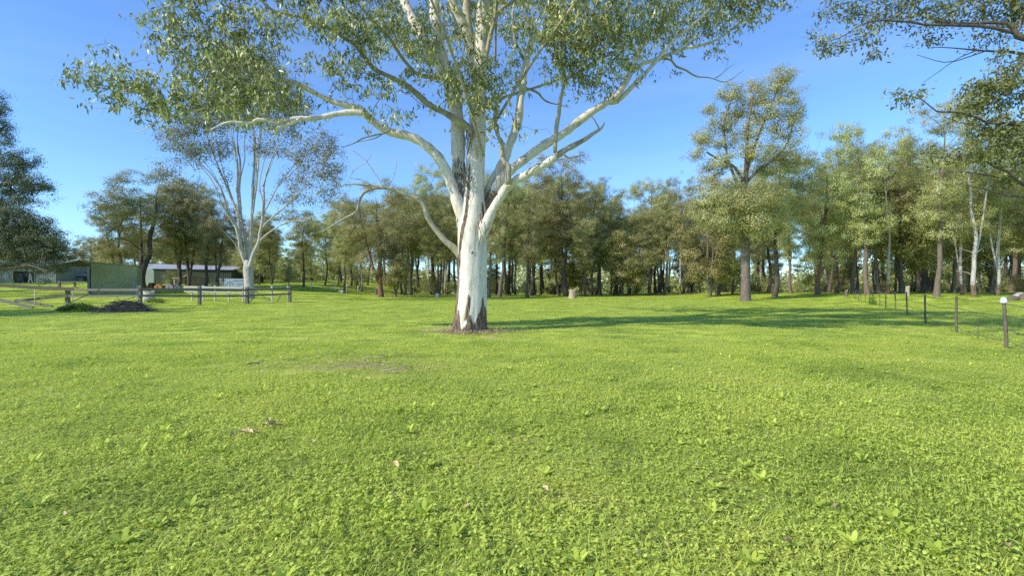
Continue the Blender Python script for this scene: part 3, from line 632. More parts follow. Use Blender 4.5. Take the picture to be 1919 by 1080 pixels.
# hanging bark ribbons under the fork and on the stems
rb = MB()
for (px, py, n, dd) in ((872, 330, 9, -.35), (866, 300, 6, -.3), (908, 400, 9, -.4), (872, 250, 5, -.3), (940, 300, 5, -1.4), (880, 240, 5, -.3), (936, 330, 4, -.9), (905, 420, 5, -.45)):
    for j in range(n):
        p = W(px + rng.normal() * 6, py + rng.normal() * 14, D + dd) - HB; L = rng.uniform(.25, .8)
        w = rng.uniform(.008, .022); s_ = rng.normal() * .06
        rb.add(np.array([p + [-w, 0, 0], p + [w, 0, 0], p + [w * .9 + s_, -.04, -L * .5], p + [-w * .9 + s_, -.04, -L * .5], p + [w * .3 + s_ * 2, 0, -L], p + [-w * .3 + s_ * 2, 0, -L]]), np.array([[0, 1, 2, 3], [3, 2, 4, 5]]))
rb.build('peeling_bark', M['brown_bark'], hero)['kind'] = 'stuff'

# ---------- generic traced tree builder
def traced_tree(name, label, base, stems, clusters, d, bark, leaf, dens, per, leafL, leafW, spread, tip=0.008, group=None, up=0.3, skipfrac=0.0, barkfun=None, rmax=.2, droop=.4):
    o = thing(name, label, 'tree', base, group); B = np.array(base)
    sk = Skel(); mb = MB()
    for pts, a, b in stems:
        q, r = traced_limb(pts, d + a, d + b, 0.4 if d > 30 else 0.2, 0.02 if d > 30 else 0.006)
        bk = barkfun(q) if barkfun else None
        mb.tube(q - B, r, 12 if r.max() > .15 else 6, cap=False, bark=bk)
        par = -1 if not len(sk.P) else int(np.argmin(np.sum((sk.P - q[0]) ** 2, 1)))
        sk.limb(q, r, par)
    skip = int(len(sk.P) * skipfrac)
    T, O = clusters_to_targets([(x, y, a, b, d + dd, w) for x, y, a, b, dd, w in clusters], dens, d, True)
    T = T + rng.normal(size=T.shape) * np.where(rng.uniform(size=(len(T), 1)) < (.35 if leaf == 'leaf_grey' else .12), .9 if d > 30 else .25, .08)
    sk.grow(T, 0.5 if d > 30 else 0.3, up, 0.07, skip=skip)
    sm = MB(); sk.strand_mesh(mb, sk.radii(tip, .47), 5, 3, .03, rmax)
    k = 0
    for arr in mb.V[len(stems):]: arr -= B
    mb.build('trunk', M[bark], o)
    c = MB(); V, Fa, rn = spray_leaves(T, per, (spread, spread, spread * .7), leafL, leafW, droop, O if d > 30 else None); c.add(V - B, Fa, 0, rn)
    c.build('crown', M[leaf], o, False)
    return o

# the spreading many-stemmed white gum behind the rail fence
wb = on_ground(466, 560); wd = wb[1]
st = [([(466, 566, 11), (466, 556, 9.3), (466, 530, 8.4), (465, 505, 8.6), (465, 488, 6)], 0, 0)]
def stem(*p, a=0, b=0): st.append(([(x, y, r_ * .52) for x, y, r_ in p], a, b))
stem((462, 500, 7), (452, 470, 6.4), (446, 440, 6), (438, 420, 5.4), (426, 395, 4.6), (418, 370, 4), (408, 345, 3.2), (390, 320, 2.6), (370, 300, 2), (345, 275, 1.4), (320, 262, .8), a=0, b=-3)
stem((455, 480, 5.5), (450, 450, 5.6), (450, 425, 5.2), (442, 390, 4.4), (425, 350, 3.6), (412, 320, 2.9), (400, 290, 2.2), (385, 250, 1.4), (365, 215, .8), a=0, b=2)
stem((452, 455, 4.5), (446, 400, 4.2), (443, 360, 3.8), (443, 320, 3.3), (440, 285, 2.7), (432, 240, 1.9), (420, 205, 1.2), (410, 170, .8), a=0, b=-1)
stem((466, 490, 6), (462, 460, 5.6), (455, 430, 5), (450, 400, 4.4), (448, 340, 3.6), (449, 300, 3), (445, 255, 2.2), (452, 200, 1.4), (448, 150, .8), a=.3, b=3)
stem((466, 490, 6), (470, 455, 6), (472, 420, 5.4), (473, 380, 4.8), (474, 340, 4.2), (476, 300, 3.6), (478, 260, 2.8), (474, 220, 2), (480, 170, 1.2), (478, 140, .7), a=.3, b=.5)
stem((468, 500, 7.5), (475, 475, 6.6), (484, 455, 6), (487, 435, 5.4), (491, 405, 4.6), (494, 380, 4), (492, 350, 3.3), (499, 320, 2.7), (510, 290, 2.1), (528, 255, 1.5), (545, 225, 1), (560, 195, .6), a=-.3, b=-2)
stem((474, 400, 3.6), (480, 350, 3.3), (484, 310, 2.8), (484, 270, 2.3), (490, 225, 1.6), (500, 180, .9), a=.3, b=-1)
stem((487, 440, 3.5), (496, 420, 3.2), (515, 402, 2.6), (535, 385, 2.1), (560, 360, 1.6), (585, 335, 1.2), (605, 310, .7), a=-.4, b=-3)
stem((484, 455, 3.3), (498, 440, 2.9), (520, 425, 2.4), (545, 415, 1.8), (575, 410, 1.3), (600, 405, .7), a=-.4, b=-4)
stem((491, 405, 2.8), (505, 380, 2.5), (520, 350, 2.1), (540, 325, 1.7), (565, 295, 1.2), (590, 275, .7), a=-.3, b=2)
stem((440, 425, 2.6), (420, 385, 2.3), (395, 370, 1.9), (365, 358, 1.4), (335, 345, .8), a=0, b=-2.5)
stem((452, 478, 2.2), (440, 455, 2), (425, 440, 1.5), (408, 425, .8), a=0, b=-1.5)
for pts, a, b in st[1:12]:
    k_ = len(pts) // 3; q0 = pts[k_:]; sx_ = rng.choice([-1, 1]); n_ = len(q0)
    st.append(([(x + sx_ * (i / n_) ** 1.2 * 26 + (2 if i else 0) * rng.normal(), y - (i / n_) * 12 * rng.uniform(-.4, 1), r_ * .6) for i, (x, y, r_) in enumerate(q0)], a + (b - a) * .3, b + sx_ * 1.5))
    k_ = len(pts) // 2; q0 = pts[k_:]; n_ = len(q0)
    st.append(([(x - sx_ * (i / n_) ** 1.1 * 20, y + rng.normal() * 3 * (i > 0), r_ * .55) for i, (x, y, r_) in enumerate(q0)], a + (b - a) * .5, b - sx_ * 2))
wcl = [(330, 265, 34, 26, -2, .8), (315, 320, 26, 26, -2, .5), (350, 345, 30, 16, -2, .4), (355, 230, 40, 30, 0, .9), (400, 215, 44, 34, 0, 1), (370, 285, 34, 26, -1, .7), (410, 275, 34, 24, 1, .6), (430, 170, 44, 40, 0, 1.1), (420, 120, 40, 30, 1, 1), (480, 150, 50, 40, 0, 1.1), (470, 215, 36, 30, 0, .7), (525, 180, 46, 36, -1, 1), (555, 205, 32, 28, -1, .9), (525, 230, 36, 26, -1, .7), (480, 270, 30, 22, 0, .4), (515, 275, 34, 20, 0, .5), (500, 120, 40, 26, 0, .9),
       (565, 288, 30, 24, -1, .7), (603, 272, 30, 26, -1, .9), (618, 312, 22, 30, -2, .8), (585, 325, 34, 18, -2, .6), (545, 340, 30, 20, -1, .5), (612, 362, 26, 18, -2, .7), (570, 372, 34, 12, -2, .5), (530, 372, 30, 12, -1, .4), (630, 340, 10, 14, -2, .5), (420, 330, 22, 16, 0, .3), (550, 408, 40, 10, -3, .5), (450, 120, 40, 24, 0, .9)]
traced_tree('gum_tree', 'pale many-stemmed gum tree fanning upward just behind the rail fence corner', wb, st, wcl, wd, 'pale_bark', 'leaf_grey', .034, 23, .20, .085, .34, .012, skipfrac=.12, up=.5, droop=.6,
            barkfun=lambda q: np.where(q[:, 2] < wb[2] + 3.2, .42, .05), rmax=.09)

# the tall olive tree right of centre
ib = on_ground(1397, 565); idp = ib[1]
ist = [([(1397, 570, 12), (1397, 563, 10), (1397, 540, 8.6), (1396, 500, 7.8), (1395, 450, 7.4), (1395, 400, 6.4), (1394, 360, 5.4), (1397, 330, 4.6), (1404, 300, 3.6), (1418, 262, 2.7), (1436, 215, 2), (1458, 165, 1.3), (1465, 138, .8)], 0, 0),
       ([(1395, 350, 3.4), (1385, 325, 2.9), (1372, 308, 2.4), (1350, 300, 1.9), (1325, 285, 1.6)], 0, -2), ([(1394, 365, 3.2), (1375, 330, 2.6), (1362, 290, 2), (1356, 240, 2), (1370, 185, 1.2)], 0, 2),
       ([(1398, 325, 4), (1400, 280, 3.2), (1402, 230, 2.4), (1412, 175, 1.4)], 0, -1.5), ([(1396, 345, 3.2), (1420, 320, 2.5), (1450, 300, 1.9), (1475, 270, 1.8), (1490, 215, 1)], 0, 1), ([(1397, 470, 3), (1412, 472, 2.6), (1432, 455, 2), (1460, 440, 1.2)], 0, -1.5)]
icl = [(1468, 142, 20, 20, 0, 1.2), (1449, 160, 24, 20, 0, 1.2), (1414, 160, 18, 12, 0, 1.1), (1371, 173, 26, 20, 0, 1.2), (1415, 182, 32, 18, 0, 1.1), (1474, 183, 28, 18, 0, 1.2), (1385, 204, 34, 18, 1, 1.1), (1441, 212, 36, 20, 0, 1.2), (1488, 212, 22, 22, 1, 1.2), (1330, 206, 15, 13, 0, 1.2), (1354, 232, 30, 20, 1, 1.2), (1410, 243, 36, 16, -1, 1.1), (1472, 243, 34, 20, 0, 1.2), (1316, 257, 25, 20, 0, 1.2), (1360, 266, 28, 16, 1, 1.1), (1418, 282, 32, 22, -1.5, 1.2), (1464, 282, 32, 18, 0, 1.1), (1305, 286, 15, 16, 0, 1.1), (1352, 303, 30, 18, -1, 1.2), (1328, 328, 26, 20, 0, 1.1), (1433, 312, 36, 18, 1, 1.1), (1483, 303, 26, 20, 1, 1.1),
       (1340, 368, 44, 28, -2, 1.3), (1395, 378, 40, 28, -2.4, 1.4), (1432, 368, 36, 28, -1.6, 1.3), (1350, 408, 46, 22, -2, 1.2), (1415, 415, 40, 22, -2, 1.2), (1310, 395, 20, 24, -1, 1), (1370, 345, 30, 16, -1.5, 1.0), (1450, 400, 30, 20, 0, 1), (1405, 440, 30, 10, -1, .7)]
traced_tree('ironbark_tree', 'tall olive-crowned tree with a furrowed brown trunk, highest on the skyline right of centre', ib, ist, icl, idp, 'brown_bark', 'leaf_olive', .022, 52, .17, .075, .30, .009, up=.45, skipfrac=.1)

# tree outside the right edge whose boughs hang into the picture
rd = 12.5; rbx = at_depth(2190, rd)
rst = [([(2190, 660, 30), (2180, 560, 26), (2165, 420, 24), (2140, 300, 21), (2110, 180, 18), (2080, 60, 14), (2060, -60, 10), (2040, -180, 5)], 0, 0),
       ([(2105, 160, 10), (2020, 110, 8), (1940, 75, 7), (1905, 68, 5.5), (1895, 50, 5), (1880, 44, 3.8), (1861, 41, 3.4), (1764, 43, 3), (1737, 27, 2.4), (1698, 0, 1.6), (1650, -30, 1)], 0, 0),
       ([(1905, 62, 3.2), (1840, 48, 2.9), (1744, 47, 2.3), (1690, 40, 1.9), (1628, 39, 1.5), (1573, 70, .9), (1540, 78, .6)], 0, -.8),
       ([(2110, 180, 8), (2020, 130, 6), (1919, 101, 3.2), (1880, 96, 2.2), (1841, 93, 1.6), (1783, 90, .9), (1745, 88, .5)], 0, .8),
       ([(1850, 94, 1.2), (1810, 108, .9), (1770, 116, .7), (1718, 102, .4)], .6, .8), ([(1830, 94, 1.2), (1800, 106, .9), (1760, 132, .7), (1726, 157, .4)], .6, .5),
       ([(2140, 300, 9), (2030, 260, 6), (1960, 246, 4), (1919, 236, 3), (1883, 228, 2.5), (1850, 228, 2.2), (1819, 214, 1.9), (1778, 208, 1.6), (1755, 208, 1.3), (1728, 186, 1), (1700, 178, .6)], 0, -1),
       ([(1919, 236, 2.2), (1890, 248, 1.8), (1850, 240, 1.3), (1790, 228, .9), (1760, 235, .5)], 0, .5),
       ([(2165, 420, 9), (2020, 380, 5), (1919, 347, 2.8), (1889, 322, 2.3), (1861, 311, 2), (1833, 294, 1.3), (1790, 290, .8), (1745, 300, .5)], 0, -.5),
       ([(1940, 90, 4), (1925, 110, 3), (1905, 135, 2.4), (1890, 160, 1.9), (1870, 185, 1.3), (1850, 200, .8)], 0, -1),
       ([(1919, 347, 1.8), (1880, 335, 1.4), (1830, 325, 1), (1780, 322, .7), (1730, 332, .4)], 0, .6), ([(1925, 370, 2), (1880, 365, 1.6), (1830, 350, 1.2), (1790, 345, .6)], 0, -1)]
rcl = [(1560, 78, 34, 16, -.8, .8), (1610, 68, 26, 14, -.6, .7), (1545, 88, 14, 10, -.8, .7), (1635, 85, 26, 14, -.4, .7), (1570, 18, 30, 16, 0, 1), (1630, 20, 40, 20, 0, 1), (1690, 15, 44, 22, 0, 1), (1640, 48, 30, 10, -.2, .6), (1700, 55, 40, 12, 0, .5), (1760, 20, 44, 22, 0, 1), (1820, 15, 40, 22, .4, 1), (1880, 18, 40, 26, .4, 1), (1780, 60, 40, 14, .4, .5), (1860, 70, 40, 18, .6, .6), (1900, 100, 34, 22, 0, .7),
       (1862, 150, 38, 26, -.6, 1.1), (1835, 170, 28, 26, -.6, 1.1), (1895, 165, 30, 36, -.4, 1), (1850, 200, 40, 20, -.4, 1), (1690, 186, 22, 16, -1, .9), (1712, 176, 14, 10, -1, .8), (1790, 212, 26, 10, -.7, .8), (1820, 205, 26, 12, -.6, .8), (1880, 250, 46, 26, -.4, 1.2), (1840, 255, 36, 16, -.4, 1), (1905, 280, 34, 24, -.3, 1.1), (1810, 285, 40, 18, -.4, 1), (1860, 290, 40, 18, -.4, .9), (1745, 290, 18, 12, -.4, .7), (1900, 325, 30, 26, -.2, .8), (1770, 275, 20, 10, -.3, .6),
       (1960, 0, 60, 60, 0, 1), (2000, 160, 70, 70, 0, 1), (2020, 300, 80, 60, 0, .8), (2080, 40, 90, 70, 1, .9), (2080, -120, 110, 70, 0, .8), (1900, -60, 90, 40, 0, .7), (1740, -40, 80, 30, 0, .6), (2200, 100, 90, 80, 0, .8), (2260, 260, 80, 60, 0, .8)]
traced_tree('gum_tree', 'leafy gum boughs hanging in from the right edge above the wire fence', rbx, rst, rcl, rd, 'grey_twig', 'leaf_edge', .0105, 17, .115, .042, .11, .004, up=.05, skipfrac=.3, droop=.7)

# dark trees at the left edge
ld = 52; lb = at_depth(-75, ld)
traced_tree('tall_dark_tree', 'tall dark tree cut by the left edge with its upper boughs against the sky', lb,
            [([(-75, 560, 14), (-75, 500, 11), (-70, 400, 9), (-60, 300, 7), (-50, 220, 4), (-40, 150, 2)], 0, 0), ([(-66, 370, 5), (-20, 350, 3.5), (30, 345, 2.4), (75, 345, 1.2)], 0, 0), ([(-60, 300, 4), (-20, 270, 3), (10, 235, 1.5)], 0, 1)],
            [(0, 200, 14, 18, 0, 1), (5, 238, 16, 22, 0, 1.1), (-30, 200, 30, 40, 0, 1), (8, 262, 14, 14, 0, 1.1), (-30, 270, 30, 30, 0, 1), (15, 298, 30, 18, 0, 1.3), (45, 300, 26, 18, 0, 1.2), (20, 325, 36, 18, 0, 1.2), (70, 345, 28, 16, 0, 1.3), (40, 352, 34, 14, 0, 1.2), (90, 348, 12, 10, 0, 1.1), (0, 345, 34, 20, 0, 1.2), (18, 372, 34, 14, 0, 1.1), (-20, 372, 40, 20, 0, 1), (52, 372, 24, 10, 0, .9), (-50, 330, 40, 30, 0, 1), (-100, 280, 50, 60, 0, 1), (-60, 160, 40, 30, 0, 1)],
            ld, 'dark_bark', 'leaf_dark', .024, 48, .17, .075, .30, .008, up=.2, skipfrac=.25)
ld2 = 49; lb2 = at_depth(-30, ld2)
traced_tree('low_dark_tree', 'low spreading dark tree at the left edge drooping over the pale barn', lb2,
            [([(-30, 560, 12), (-30, 520, 10), (-20, 470, 8), (0, 430, 5), (25, 400, 2)], 0, 0), ([(-22, 480, 5), (20, 470, 3.6), (60, 465, 2.4), (100, 470, 1.2)], 0, -1), ([(-15, 460, 4), (30, 440, 3), (70, 425, 1.4)], 0, 1), ([(-24, 495, 4), (15, 505, 3), (50, 500, 2), (90, 508, 1)], 0, -2)],
            [(5, 392, 28, 16, 0, 1.2), (35, 402, 34, 16, 0, 1.2), (62, 418, 34, 18, 0, 1.3), (20, 425, 44, 20, 0, 1.3), (85, 440, 34, 18, 0, 1.3), (45, 450, 48, 20, 0, 1.3), (100, 462, 28, 16, 0, 1.2), (15, 468, 44, 20, 0, 1.2), (70, 475, 44, 16, 0, 1.2), (105, 485, 28, 16, 0, 1.1), (35, 492, 44, 12, 0, 1), (85, 503, 40, 10, 0, .8), (0, 500, 26, 12, 0, .9), (-50, 440, 50, 40, 0, 1), (120, 495, 18, 12, 0, .9)],
            ld2, 'dark_bark', 'leaf_dark', .026, 48, .17, .07, .30, .008, up=.1, skipfrac=.15)

# tree standing beyond the left edge of the view: its shade lies across the grass by the rail fence
plant('shade_tree', 'broad tree just beyond the left edge of the view', 'box', (-40, 21, float(ground(-40, 21))), 16, wide=1.0)
plant('shade_tree', 'second broad tree further beyond the left edge of the view', 'iron', (-50, 17, float(ground(-50, 17))), 17, wide=1.4)
plant('shade_tree', 'tall tree beyond the left edge of the view near the pale barn', 'dusk', (-84, 44, float(ground(-84, 44))), 20, wide=1.3)
plant('shade_tree', 'leafy tree well beyond the left edge of the view behind the others', 'box', (-78, 33, float(ground(-78, 33))), 20, wide=1.1)

plant('shade_tree', 'spreading tree beyond the left edge shading the pale barn', 'box', (-97, 80, float(ground(-97, 80))), 14, wide=1.2)
plant('shade_tree', 'dense tree beyond the left edge in front of the pale barn', 'iron', (-88, 76, float(ground(-88, 76))), 13, wide=1.5)

# ---------- single trees that can be told apart: photo x of the foot, photo y of the top, depth, kind, label
def tall(px, ytop, d): return (HY - ytop) * d / F + CAMH - at_depth(px, d)[2]
G1 = 'trees along the back of the paddock'
named = [
 (268, 322, 62, 'dusk', 'broad brownish tree with a dark trunk right behind the olive shed', 1.35), (331, 345, 66, 'dusk', 'brownish tree whose thin trunk stands in front of the white-roofed barn', 0.9), (352, 342, 68, 'dusk', 'second thin dark trunk in front of the white-roofed barn', .85),
 (383, 352, 66, 'dusk', 'dark tree near the right end of the white-roofed barn', .8), (408, 375, 64, 'dusk', 'dark tree between the white-roofed barn and the grey-blue sign', .9), (222, 380, 70, 'dusk', 'brownish tree rising over the top of the olive shed', 1.1),
 (484, 400, 78, 'iron', 'olive tree right behind the fanning pale gum', 1.0), (509, 395, 80, 'slim', 'slender tree with twin dark trunks behind the rail fence corner', 1.1), (569, 388, 76, 'slim', 'straight dark slender tree alone in the gap right of the rail fence', 1.25), (609, 398, 84, 'slim', 'slender bare-stemmed tree left of the orange-trunked tree', 1.0),
 (634, 420, 88, 'iron', 'dark small tree behind the white trough', .9), (657, 378, 90, 'iron', 'olive tree behind the last pale netting post', 1), (714, 338, 70, 'box', 'wide olive tree with an orange-brown trunk left of the big white gum', 1.05), (761, 360, 82, 'slim', 'black-trunked tree behind the drooping dead limb', 1.2), (773, 345, 86, 'iron', 'dark-trunked tree left of the small white box', .9),
 (812, 310, 92, 'iron', 'tall tree showing behind the left side of the big white trunk', 1.0), (835, 360, 84, 'gum', 'pale stout-trunked tree close left of the big white trunk', .9), (917, 325, 68, 'brown', 'dark leaning tree close right of the big white trunk', .9), (955, 345, 90, 'iron', 'olive tree second to the right of the big white trunk', 1), (1001, 330, 96, 'slim', 'slender tree well left of the pale square stump', 1.3),
 (1063, 287, 78, 'iron', 'tall dark-trunked tree directly behind the pale square stump', 1.15), (1108, 335, 84, 'brown', 'tree with twin brown trunks right of the pale square stump', .9), (1125, 340, 88, 'iron', 'greyish-trunked tree behind the twin brown trunks', .9), (1150, 352, 92, 'slim', 'thin tree in the middle of the back row', 1.2), (1176, 345, 86, 'gum', 'pale twisting tree in the back row left of the tall pale one', .85), (1219, 335, 84, 'iron', 'round-crowned tree of the back row with a dark trunk', .9),
 (1246, 350, 94, 'slim', 'slender brown-trunked tree next to the tall pale thin one', 1.1), (1275, 322, 82, 'gum', 'tall thin pale tree with sparse crown standing out in the back row', .7), (1329, 370, 66, 'low', 'short grey-stemmed tree under the left skirt of the tallest olive tree', .85), (1343, 355, 72, 'brown', 'brown-trunked tree left of the tallest olive tree', .8),
 (1372, 360, 74, 'brown', 'thin brown-trunked tree just left of the thick furrowed trunk', .7), (1423, 370, 76, 'gum', 'white thin bent trunk between two thick dark trunks', .6), (1450, 268, 58, 'iron', 'dark thick-trunked tree right of the tallest olive tree', 1.05), (1482, 330, 66, 'brown', 'brown-trunked tree in the shade right of the dark thick trunk', .9), (1532, 282, 58, 'box', 'dark low-branching tree midway to the wire fence', .8), (1568, 300, 70, 'iron', 'dark twin-trunked tree at the far end of the wire fence', .9), (1545, 320, 84, 'gum', 'pale tree behind the dark low-branching one', .9),
 (1598, 262, 62, 'brown', 'reddish mottled trunk left of the thick straight brown one', .8), (1626, 230, 54, 'brown', 'tall thick straight brown trunk over the log heap', .95), (1643, 290, 62, 'gum', 'thin white trunk hugging a brown trunk', .6), (1649, 270, 60, 'brown', 'brown trunk paired with a thin white one', .7), (1665, 250, 58, 'gum', 'blue-white trunk in front of the dark understorey', .75), (1690, 330, 62, 'low', 'short tree with several thin brown stems behind the grey stump', 1.0), (1729, 300, 70, 'slim', 'bluish shaded trunk left of the stout brown one', 1.2),
 (1755, 186, 50, 'brown', 'stout brown-trunked tree with long bare side branches behind the wire fence', .9), (1790, 300, 62, 'brown', 'leaning reddish trunk left of the smooth white trunk', .7), (1804, 240, 56, 'gum', 'smooth white straight trunk between brown and mottled trunks', .7), (1826, 205, 50, 'gum', 'thickest mottled pale trunk near the right edge', 1.0), (1856, 370, 60, 'low', 'small pale forked tree between two thick pale trunks', .9), (1869, 232, 53, 'gum', 'pale torn-bark trunk right of the thickest mottled one', .85), (1935, 250, 55, 'iron', 'dark tree cut by the right edge behind the timber heap', 1.1), (1990, 230, 58, 'brown', 'tree beyond the right edge behind the timber heap', 1.1)]
vv = {}
for (px, yt, d, kind, label, wd_) in named:
    plant({'gum': 'pale_gum_tree', 'slim': 'slender_tree', 'box': 'spreading_tree', 'low': 'small_tree'}.get(kind, 'gum_tree'), label, kind, at_depth(px, d), tall(px, yt, d), G1, wide=wd_)

# ---------- the wood behind: trees of the same look, row after row
r2 = np.random.default_rng(5); spots = []
def far_ok(x, y, m): return all((x - a) ** 2 + (y - b) ** 2 > m * m for a, b in spots)
for i in range(2600):
    d = r2.uniform(84, 150) if r2.uniform() < .75 else r2.uniform(70, 100)
    px = r2.uniform(430, 2080); x = (px - CX) / F * d
    if not far_ok(x, d, 4.4): continue
    spots.append((x, d))
    if len(spots) > 185: break
for (x, d) in spots:
    px = x / d * F + CX
    yt = np.interp(px, [430, 560, 620, 720, 800, 1000, 1150, 1300, 1450, 1600, 1800, 2000], [440, 440, 400, 370, 350, 345, 365, 360, 330, 320, 290, 290]) + r2.uniform(-22, 50)
    kind = r2.choice(['iron', 'slim', 'slim', 'brown', 'gum', 'low'], p=[.28, .2, .16, .14, .08, .14])
    H = min(tall(px, yt, d), 27) if kind != 'low' else r2.uniform(7, 11)
    plant('woodland_tree', 'tree in the dense wood behind the back row, one of many trunks in shade', kind, (x, d, float(ground(x, d))), H, 'trees of the wood behind the paddock', wide=r2.uniform(.9, 1.2))
spots2 = []
for i in range(400):
    d = r2.uniform(100, 128); px = r2.uniform(-150, 470); x = (px - CX) / F * d
    if not all((x - a) ** 2 + (d - b) ** 2 > 30 for a, b in spots2): continue
    spots2.append((x, d))
    if len(spots2) > 34: break
for (x, d) in spots2:
    px = x / d * F + CX; kind = r2.choice(['dusk', 'iron', 'low'], p=[.5, .25, .25])
    plant('woodland_tree', 'tree of the grey-green wood behind the barns on the left', kind, (x, d, float(ground(x, d))), r2.uniform(9, 13) if kind != 'low' else 8, 'trees behind the barns', wide=1.15)
# undergrowth at the foot of the wood
spots3 = []
for i in range(700):
    d = r2.uniform(88, 150); px = r2.uniform(470, 2000); x = (px - CX) / F * d
    if not all((x - a) ** 2 + (d - b) ** 2 > 16 for a, b in spots3): continue
    spots3.append((x, d))
    if len(spots3) > 60: break
for (x, d) in spots3:
    plant('bush', 'low green bush growing between the trunks of the wood', 'bush', (x, d, float(ground(x, d))), r2.uniform(1.6, 4.2), 'bushes under the trees of the wood', cat='bush', wide=r2.uniform(1, 1.7))

# far tree mass closing the view beyond the wood
fw = MB(); n = 110000
d = rng.uniform(165, 230, n); x = rng.uniform(-1.35, 1.35, n) * d
hmax = 8 + 4.5 * np.sin(x * .05) + 3 * np.sin(x * .17 + 1) + 2 * np.sin(x * .41)
zf = rng.uniform(0, 1, n) ** 1.2 * hmax; C = np.stack([x, d, ground(x, d) + zf], 1)
V, Fa, rn = leaves(C, 1.1, .8, .1, np.clip(rng.uniform(0, 1, n) * .7 + .3 * zf / 14, 0, 1)); fw.add(V, Fa, 0, rn)
tag(fw.build('far_woodland', M['leaf_green'], None, False), 'far grey-green woodland seen through the trunks', 'woodland', kind='stuff')

# ------------------------------------------------------------------ ground and grass
def axis(parts):
    return np.unique(np.concatenate([np.arange(a, b, s_) for a, b, s_ in parts]))
xs = axis([(-900, -150, 25), (-150, -60, 3), (-60, 60, .8), (60, 150, 3), (150, 901, 25)])
ys = axis([(-30, 0, 2), (0, 60, .6), (60, 130, 2), (130, 300, 10), (300, 1400, 60)])
X, Y = np.meshgrid(xs, ys); Z = ground(X, Y)
V = np.stack([X, Y, Z], -1).reshape(-1, 3); nx = len(xs); i = np.arange(len(ys) - 1)[:, None] * nx + np.arange(nx - 1)[None]
gm = MB(); gm.add(V, np.stack([i, i + 1, i + nx + 1, i + nx], -1).reshape(-1, 4))
tag(gm.build('ground', M['ground']), 'green pasture ground reaching back to the trees', kind='structure')

def grass_patch(seed, n, R, Lm, wid, clover=0, weeds=0, up=(25, 75)):
    g = np.random.default_rng(seed); mb = MB()
    a = g.uniform(0, 6.283, n); rad = R * np.sqrt(g.uniform(0, 1, n)); base = np.stack([rad * np.cos(a), rad * np.sin(a), np.full(n, -.005)], 1)
    # clumping
    cc = g.uniform(-R, R, (14, 2)); j = g.integers(0, 14, n); pull = g.uniform(0, .6, n)[:, None]; base[:, :2] = base[:, :2] * (1 - pull) + cc[j] * pull
    L = Lm * g.lognormal(0, .38, n); w = wid * g.uniform(.6, 1.3, n); az = g.uniform(0, 6.283, n)
    e0 = np.radians(g.uniform(*up, n)); e1 = e0 - np.radians(g.uniform(10, 75, n))
    h = np.stack([np.cos(az), np.sin(az)], 1); s_ = np.stack([-np.sin(az), np.cos(az), np.zeros(n)], 1) * w[:, None] / 2
    m = base + np.concatenate([h * (np.cos(e0) * L * .5)[:, None], (np.sin(e0) * L * .5)[:, None]], 1)
    t = m + np.concatenate([h * (np.cos(e1) * L * .5)[:, None], (np.sin(e1) * L * .5)[:, None]], 1)
    t[:, 2] = np.maximum(t[:, 2], .004)
    V = np.stack([base - s_, base + s_, m + s_ * .85, m - s_ * .85, t], 1).reshape(-1, 3)
    k = np.arange(n)[:, None] * 5; r = np.clip(g.normal(.5, .23, n), 0, .95); r = np.where(g.uniform(0, 1, n) < .035, g.uniform(.95, 1, n), r)
    mb.add(V, [k + np.array([0, 1, 2, 3]), k + np.array([3, 2, 4])], 0, r)
    def flat(c, az, L, w, tilt, rn):
        A = np.stack([np.cos(az) * np.cos(tilt), np.sin(az) * np.cos(tilt), np.sin(tilt)], 1); S = np.stack([-np.sin(az), np.cos(az), g.normal(0, .25, len(az))], 1)
        V = np.stack([c, c + A * (L * .35)[:, None] + S * (w * .42)[:, None], c + A * (L * .72)[:, None] + S * (w * .40)[:, None], c + A * L[:, None] + [0, 0, -.004], c + A * (L * .72)[:, None] - S * (w * .40)[:, None], c + A * (L * .35)[:, None] - S * (w * .42)[:, None]], 1).reshape(-1, 3)
        mb.add(V, np.arange(len(az) * 6).reshape(-1, 6), 0, rn)
    if clover:
        c = np.stack([g.uniform(-R, R, clover), g.uniform(-R, R, clover), g.uniform(.02, .06, clover)], 1); a0 = g.uniform(0, 6.28, clover)
        for q in range(3):
            flat(c, a0 + q * 2.1, g.uniform(.012, .024, clover), g.uniform(.012, .022, clover), g.uniform(-.5, .4, clover), g.uniform(.25, .7, clover))
    for q in range(weeds):
        c0 = np.array([g.uniform(-R, R) * .7, g.uniform(-R, R) * .7, .01]); nl = int(g.integers(5, 9))
        az = g.uniform(0, 6.28) + np.arange(nl) * 6.283 / nl + g.normal(0, .3, nl)
        flat(np.repeat(c0[None], nl, 0), az, g.uniform(.06, .11, nl), g.uniform(.022, .042, nl), g.uniform(.15, .9, nl), g.uniform(.1, .6, nl))
    return mb.data('grass_patch', M['grass'], True)

